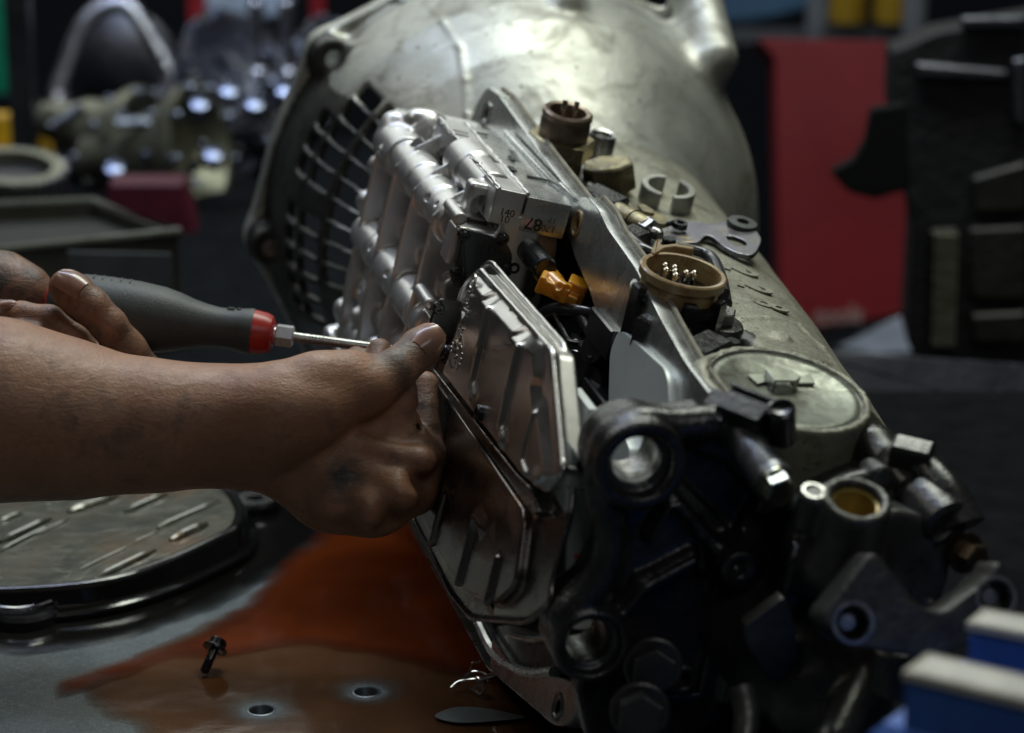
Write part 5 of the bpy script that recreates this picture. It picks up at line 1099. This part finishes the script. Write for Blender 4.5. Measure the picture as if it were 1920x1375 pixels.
for P, mat, nm in (([(1740, 428), (1795, 425), (1795, 640), (1745, 650)], 'bgo', 'cylinder_rib'), ([(1820, 330), (1925, 300), (1925, 395), (1825, 400)], 'bgo', 'side_cover'), ([(1815, 425), (1925, 420), (1925, 560), (1820, 560)], 'bgo', 'side_cover'),
                   ([(1715, 115), (1890, 130), (1890, 150), (1715, 145)], 'bgd', 'cross_rib'), ([(1895, 110), (1925, 105), (1925, 235), (1898, 232)], 'bgd', 'side_pipe'), ([(1800, 30), (1925, 28), (1925, 55), (1800, 55)], 'bgd', 'top_rail'), ([(1820, 585), (1925, 580), (1925, 640), (1822, 640)], 'bgo', 'side_cover')):
    m = MB(); m.prism(rnd([onw(px, py, fd) for px, py in P], .004), 0, .012, I4, .003); m.build(nm, metal('engine_'+nm+str(len(bpy.data.materials)), (.014, .013, .010), (.034, .032, .024), .5, (.4, .6), 14, 200, .002, (.01, .01, .008)) if mat == 'bgo' else MT[mat], eb)
for k in range(5):
    q = onw(1752+9*k, 540, fd); m = MB(); m.box((q[0]-.0012, q[1]-.05, .010), (q[0]+.0012, q[1]+.05, .016), I4, .0005); m.build('cooling_fin', MT['bgo'], eb)
bm = board('work_trestle', 'dark steel trestle beam behind the gearbox tail', 'trestle', [(1480, 652), (2050, 690), (2050, 820), (1600, 740)], frame(wd(1760, 700, 2.1), nz((0, -1, .5)), (1, 0, 0)), .03, MT['bgd'], 'beam')
r_, o_ = thing('blue_tarpaulin', 'blue tarpaulin folded at the top behind the bell housing', 'tarpaulin', 1400, 15, 3.6); m = MB(); m.prism(smooth_closed([(-.06, -.012), (.0, -.02), (.07, -.004), (.09, .02), (.02, .03), (-.05, .03)], 4), -.02, .02, frame((0, 0, 0), (0, -1, .2), (1, 0, 0)), .004); m.build('tarpaulin_fold', simple('blue_tarpaulin_cloth', (.03, .09, .16), .5), r_)
for k, px in enumerate((1590, 1675)):
    r_, o_ = thing('yellow_tin', ['yellow tin at the top, left of its pair', 'yellow tin at the top, right of its pair'][k], 'tin', px, -5, 3.4, 'yellow tins on the far shelf'); m = MB(); m.lathe([(0, -.03), (.024, -.03), (.024, .03), (.02, .034), (0, .034)], I4, 24); m.build('tin_wall', MT['yel2'], r_)
for k, px in enumerate((1533, 1715)):
    r_, o_ = thing('grey_bottle', ['grey bottle left of the yellow tins', 'grey bottle right of the yellow tins'][k], 'bottle', px, 30, 3.3, 'grey bottles on the far shelf'); m = MB(); m.lathe([(0, -.03), (.014, -.03), (.015, .03), (.007, .045), (.007, .06), (0, .06)], I4, 20); m.build('bottle_wall', simple('grey_bottle_plastic', (.12, .13, .14), .5), r_)
r_, o_ = thing('far_shelf', 'dark shelf board carrying the yellow tins', 'shelf', 1650, 64, 3.4); m = MB(); m.box((-.25, -.05, -.008), (.25, .05, 0), I4, .002); m.build('shelf_board', MT['bgd'], r_)
# ================================================================== the mechanic
def C3(px, py, d):
    d = d*KD; return np.array(((px-960)/F*d, -(py-687.5)/F*d, -d))       # picture aligned axes, for the arms
CW = np.eye(4); CW[:3, :3] = RC; CW[:3, 3] = CAM
def skinmat(name, dirtlo, dirthi):
    m = NT(name); n1 = m.noise(16, 6, .65); n2 = m.noise(60, 6, .7, dist=.8); n3 = m.noise(240, 4, .7)
    base = m.mix(m.ramp(n1, [(.35, 0.), (.65, 1.)]), (.29, .135, .072), (.385, .195, .11)); base = m.mix(m.ramp(n3, [(.45, 0.), (.7, .35)]), base, (.16, .085, .055))
    ga = m.t.nodes.new('ShaderNodeAttribute'); ga.attribute_name = 'grease'
    d = m.ramp(m.math('ADD', m.math('ADD', m.math('MULTIPLY', n1, .55), m.math('MULTIPLY', n2, .45)), m.math('MULTIPLY', ga.outputs['Fac'], .16)), [(dirtlo, 0.), (dirthi, 1.)])
    m.set(col=m.mix(d, base, (.045, .036, .030)), rough=m.ramp(n2, [(.3, .38), (.7, .55)]), sss=.08)
    m.b.inputs['Subsurface Radius'].default_value = (.006, .002, .001)
    vv = m.t.nodes.new('ShaderNodeTexVoronoi'); vv.inputs['Scale'].default_value = 650; m.lk(m.tc, vv.inputs['Vector'])
    wv_ = m.noise(45, 5, .75, m.scale((1, 3.2, 1)), 1.5)
    m.bump(m.math('ADD', m.math('MULTIPLY', vv.outputs[0], .25), m.math('ADD', m.math('MULTIPLY', wv_, 1.6), n3)), .00042, .8); return m.m
MT['skin'] = skinmat('tanned_skin', .53, .74); MT['skind'] = skinmat('greasy_skin', .40, .60)
MT['nail'] = simple('grimy_fingernail', (.25, .13, .09), .28, 0., None, .5, .3, .2, 120)
pe = empty('person', 'mechanic with bare forearms and greasy hands, driving a screwdriver into the valve body', 'person', frame(bench(-300, 900), (0, 0, 1)))
pinv = np.linalg.inv(frame(bench(-300, 900), (0, 0, 1))); PM = pinv@CW
def S_(r, d): return r*d*KD/F
# ---- left arm and fist
g = SDF(C3(-230, 1030, 1.56)+0, C3(850, 560, 1.30)+0, .0016)
lo = np.array([C3(-230, 800, 1.5)[0], C3(0, 1030, 1.5)[1]-.005, -1.60]); hi = np.array([C3(850, 800, 1.5)[0], C3(0, 570, 1.5)[1]+.005, -1.27])
g = SDF(lo, hi, .00135)
def c(P, k=.006, cut=False):
    for i in range(len(P)-1): (x0, y0, d0, r0), (x1, y1, d1, r1) = P[i], P[i+1]; g.cone(C3(x0, y0, d0), C3(x1, y1, d1), S_(r0, d0), S_(r1, d1), k, cut)
c([(-220, 745, 1.40, 180), (0, 770, 1.40, 157), (150, 790, 1.405, 129), (300, 803, 1.41, 103), (450, 802, 1.42, 97), (530, 800, 1.425, 98)], .02)
c([(300, 775, 1.40, 70), (520, 770, 1.40, 62), (600, 760, 1.405, 60)], .02)             # radius bone side
def cf(P, k=.010, sc=.55):
    for i in range(len(P)-1): (x0, y0, d0, r0), (x1, y1, d1, r1) = P[i], P[i+1]; g.cone(C3(x0, y0, d0), C3(x1, y1, d1), S_(r0, d0), S_(r1, d1), k, False, (nz((.10, .22, 1)), sc))
cf([(500, 800, 1.428, 94), (600, 832, 1.433, 110), (668, 858, 1.436, 116)], .016)            # back of the hand
cf([(690, 800, 1.437, 84), (738, 850, 1.437, 74)], .014)
cf([(560, 860, 1.432, 66), (622, 918, 1.434, 68), (700, 918, 1.436, 74), (745, 890, 1.438, 66)], .014)
KN = [(786, 866, 1.422, 27), (748, 922, 1.414, 32), (688, 952, 1.412, 33), (624, 940, 1.416, 32)]
for x_, y_, d_, r_ in KN:
    c([(560+.05*(x_-600), 808+.05*(y_-850), 1.414, 10), ((560+x_)/2, (806+y_)/2-4, 1.4135, 11), (x_, y_, d_, r_)], .009)   # tendon ridge to each knuckle
c([KN[0], (806, 856, 1.448, 29)], .005); c([KN[1], (778, 922, 1.440, 36)], .008); c([KN[2], (708, 962, 1.440, 37)], .008); c([KN[3], (632, 952, 1.440, 36)], .008); c([(800, 880, 1.45, 28), (778, 922, 1.452, 34), (700, 955, 1.455, 36)], .010)
for P in ([(772, 898, 1.398), (802, 908, 1.43)], [(722, 948, 1.394), (745, 985, 1.42)], [(656, 958, 1.396), (662, 1005, 1.42)]): g.chain([C3(*p) for p in P], [.0022, .0028], k=.009, cut=True)
# thumb: ball, knuckle, tip
c([(560, 772, 1.420, 54), (635, 738, 1.414, 50), (690, 726, 1.418, 44), (728, 704, 1.424, 38)], .010)
c([(728, 704, 1.424, 38), (742, 694, 1.426, 39), (765, 674, 1.432, 35), (785, 655, 1.438, 37), (803, 638, 1.444, 33)], .004)
c([(632, 690, 1.416, 20), (668, 690, 1.42, 22), (705, 704, 1.424, 22)], .008)
c([(535, 712, 1.40, 18), (590, 700, 1.405, 24), (645, 694, 1.41, 22)], .014)
cf([(700, 790, 1.434, 56), (738, 752, 1.440, 40), (748, 726, 1.442, 30)], .008, .45)           # web between thumb and index finger
# index finger: up behind the edge of the cover
c([(806, 852, 1.448, 29), (800, 815, 1.454, 29)], .004)
c([(799, 803, 1.455, 29), (797, 765, 1.460, 27), (796, 722, 1.466, 27)], .0012)
# two more fingertips beyond the shaft
c([(720, 800, 1.47, 34), (700, 720, 1.50, 26), (712, 658, 1.515, 24)], .003)
c([(690, 820, 1.47, 34), (660, 730, 1.50, 25), (668, 672, 1.515, 23)], .003)
# creases
for P in ([(712, 674, 1.400), (738, 688, 1.396), (762, 712, 1.408)], [(735, 655, 1.405), (757, 668, 1.400), (778, 690, 1.41)], [(726, 664, 1.404), (748, 678, 1.40), (770, 701, 1.41)], [(700, 690, 1.396), (724, 716, 1.392), (738, 745, 1.404)]):
    g.chain([C3(*p) for p in P], [.0010]*3, k=.003, cut=True)
for y_ in (800, 808, 770, 846): g.chain([C3(768, y_-3, 1.447), C3(797, y_, 1.428+.004*(y_ < 790)), C3(826, y_+3, 1.447)], [.0010]*3, k=.0026, cut=True)
la = g.build('left_arm', MT['skin'], pe, PM, 2); tag(la, 'bare forearm ending in a fist that steadies the cover')
def grease(o, cent):
    n = len(o.data.vertices); co_ = np.empty(n*3, np.float32); o.data.vertices.foreach_get('co', co_); co_ = co_.reshape(-1, 3); v = np.zeros(n)
    for px, py, d, r in cent: v = np.maximum(v, np.clip(1.4-np.linalg.norm(co_-C3(px, py, d), axis=1)/S_(r, d), 0, 1))
    a_ = o.data.attributes.new('grease', 'FLOAT', 'POINT'); a_.data.foreach_set('value', v.astype(np.float32))
grease(la, [(790, 650, 1.43, 70), (745, 690, 1.42, 50), (800, 770, 1.45, 70), (800, 850, 1.44, 60), (700, 660, 1.5, 90), (640, 900, 1.41, 40)])
def nail(px, py, d, r, nrm, yd, parent, sx=1., sy=1.25):
    p = C3(px, py, d); z = nz(nrm); y = nz(np.array(yd)-z*(np.array(yd)@z)); x = np.cross(y, z); V = []; n = 11; R_ = S_(r, d)
    Fc = []
    for i in range(n):
        for j in range(n):
            s_, t_ = -1+2*i/(n-1), -1+2*j/(n-1); k = 1-.10*abs(t_)**3; e = max(0, 1-abs(s_)**4*.5)
            V.append(p+x*(s_*R_*sx*k*math.sqrt(1-.25*t_*t_*(t_ > 0)))+y*(t_*R_*sy)+z*(-.40*R_*s_*s_-.18*R_*t_*t_*(1 if t_ > 0 else .5)))
    for i in range(n-1):
        for j in range(n-1): Fc.append([i*n+j, (i+1)*n+j, (i+1)*n+j+1, i*n+j+1])
    b = len(V); V2 = [v-z*.0016 for v in V]; m = MB(); m.add(V+V2, Fc+[[b+q for q in f_][::-1] for f_ in Fc]); o = m.build('fingernail', MT['nail'], parent, sharp=80); return o
nail(806, 629, 1.409, 23, (.15, .42, .90), (.62, .62, -.1), la)
# ---- right hand on the handle
lo = np.array([C3(-160, 800, 1.5)[0], C3(0, 760, 1.6)[1], -1.66]); hi = np.array([C3(300, 800, 1.5)[0], C3(0, 440, 1.6)[1], -1.42])
g = SDF(lo, hi, .0011)
c([(-150, 570, 1.56, 110), (-60, 560, 1.56, 90), (10, 540, 1.555, 58), (55, 550, 1.55, 38), (78, 565, 1.55, 26)], .012)
c([(255, 700, 1.51, 45), (236, 660, 1.50, 36), (205, 610, 1.49, 33)], .008)
c([(205, 610, 1.49, 33), (172, 575, 1.487, 34), (140, 550, 1.487, 36), (126, 539, 1.488, 35)], .003)
c([(240, 720, 1.53, 60), (170, 700, 1.53, 60), (60, 700, 1.53, 80), (-100, 700, 1.53, 100)], .02)
c([(-30, 600, 1.505, 24), (40, 592, 1.50, 26), (92, 600, 1.498, 27), (140, 638, 1.50, 28), (190, 690, 1.51, 30)], .003)
c([(-40, 650, 1.50, 24), (40, 622, 1.494, 22), (66, 630, 1.492, 24), (110, 672, 1.50, 26)], .003)
c([(-20, 582, 1.51, 22), (18, 580, 1.507, 18)], .003)
for P in ([(196, 556, 1.462), (186, 578, 1.457), (158, 596, 1.462)], [(204, 570, 1.464), (192, 590, 1.459), (168, 606, 1.464)], [(250, 628, 1.476), (232, 642, 1.468), (205, 655, 1.474)], [(242, 615, 1.474), (222, 632, 1.467), (198, 645, 1.472)]): g.chain([C3(*p) for p in P], [.0009]*3, k=.0028, cut=True)
ra = g.build('right_hand', MT['skind'], pe, PM, 2); tag(ra, 'greasy hand gripping the screwdriver handle')
nail(131, 524, 1.4535, 24, (.02, .50, .86), (-.80, .60, 0), ra, 1.0, 1.25)
nail(14, 567, 1.494, 13, (.0, .6, .8), (1, .1, 0), ra, .8, 1.1)
# ================================================================== screwdriver
q0, q1 = wd(96, 573, 1.49), wd(742, 657, 1.49); ax = nz(q1-q0); L = np.linalg.norm(q1-q0); px_ = L/651.
sd = empty('screwdriver', 'dark grey rubber handled screwdriver with a red collar and hex bolster', 'screwdriver', frame(q0, ax, (0, 0, 1)))
def lp(x_, r): return (r*1.49/F, x_*px_)
m = MB(); m.lathe([(0, 0)]+[lp(*q) for q in ((-4, 40), (0, 52), (15, 60), (60, 67), (110, 68), (160, 67), (210, 62), (240, 55), (265, 47), (290, 41), (315, 37.5), (340, 38), (360, 41), (376, 43.5), (381, 43))]+[(0, 381*px_)], I4, 48); m.build('handle', MT['rubber'], sd, sharp=50)
m = MB(); m.lathe([(0, 378*px_)]+[lp(*q) for q in ((379, 42), (382, 41.5), (404, 39), (416, 34), (421, 24))]+[(0, 421*px_)], I4, 40); m.build('collar', MT['red'], sd); m = MB(); m.lathe([(0, -8*px_), lp(-8, 36), lp(-2, 44), lp(4, 46), (0, 4*px_)], I4, 32); m.build('end_cap', MT['red'], sd)
m = MB(); m.hexp(lp(0, 21.5)[0], 424*px_, 458*px_, I4, .0007, .45); m.lathe([(0, 418*px_), lp(418, 15), lp(426, 15), (0, 426*px_)], I4, 20); m.build('hex_bolster', metal('bright_zinc', (.60, .61, .62), (.72, .72, .73), .6, (.25, .35), 50, 900, .00005), sd)
m = MB(); m.lathe([(0, 455*px_), lp(456, 10.5), lp(462, 9.5), lp(640, 9), lp(655, 7), (0, 657*px_)], I4, 24); m.build('shaft', MT['steel'], sd)
# moulded grip marks and small marks
m = MB()
for k in range(5): f_ = frame((lp(0, 67.5)[0], 0, (76+17*k)*px_), (1, 0, 0), (0, 0, 1)); m.box((-.0002, -.0035, -.0004), (.0005, .0035, .0002), f_, 0)
m.build('grip_mark', MT['rubber'], sd)
for k, ch in enumerate(('Z', '5')):
    t = radians(-4); r_ = lp(0, 38.8+.9*k)[0]; f_ = frame((r_*cos(t), r_*sin(t), (336+16*k)*px_), (cos(t), sin(t), 0), (0, 0, 1)); text('moulded_letter', ch, .007, f_, MT['rubber'], sd, .0003)
if __name__ == '__main__': print('SCRIPT TIME %.1f s, %d objects' % (time.time()-T0, len(bpy.data.objects)))
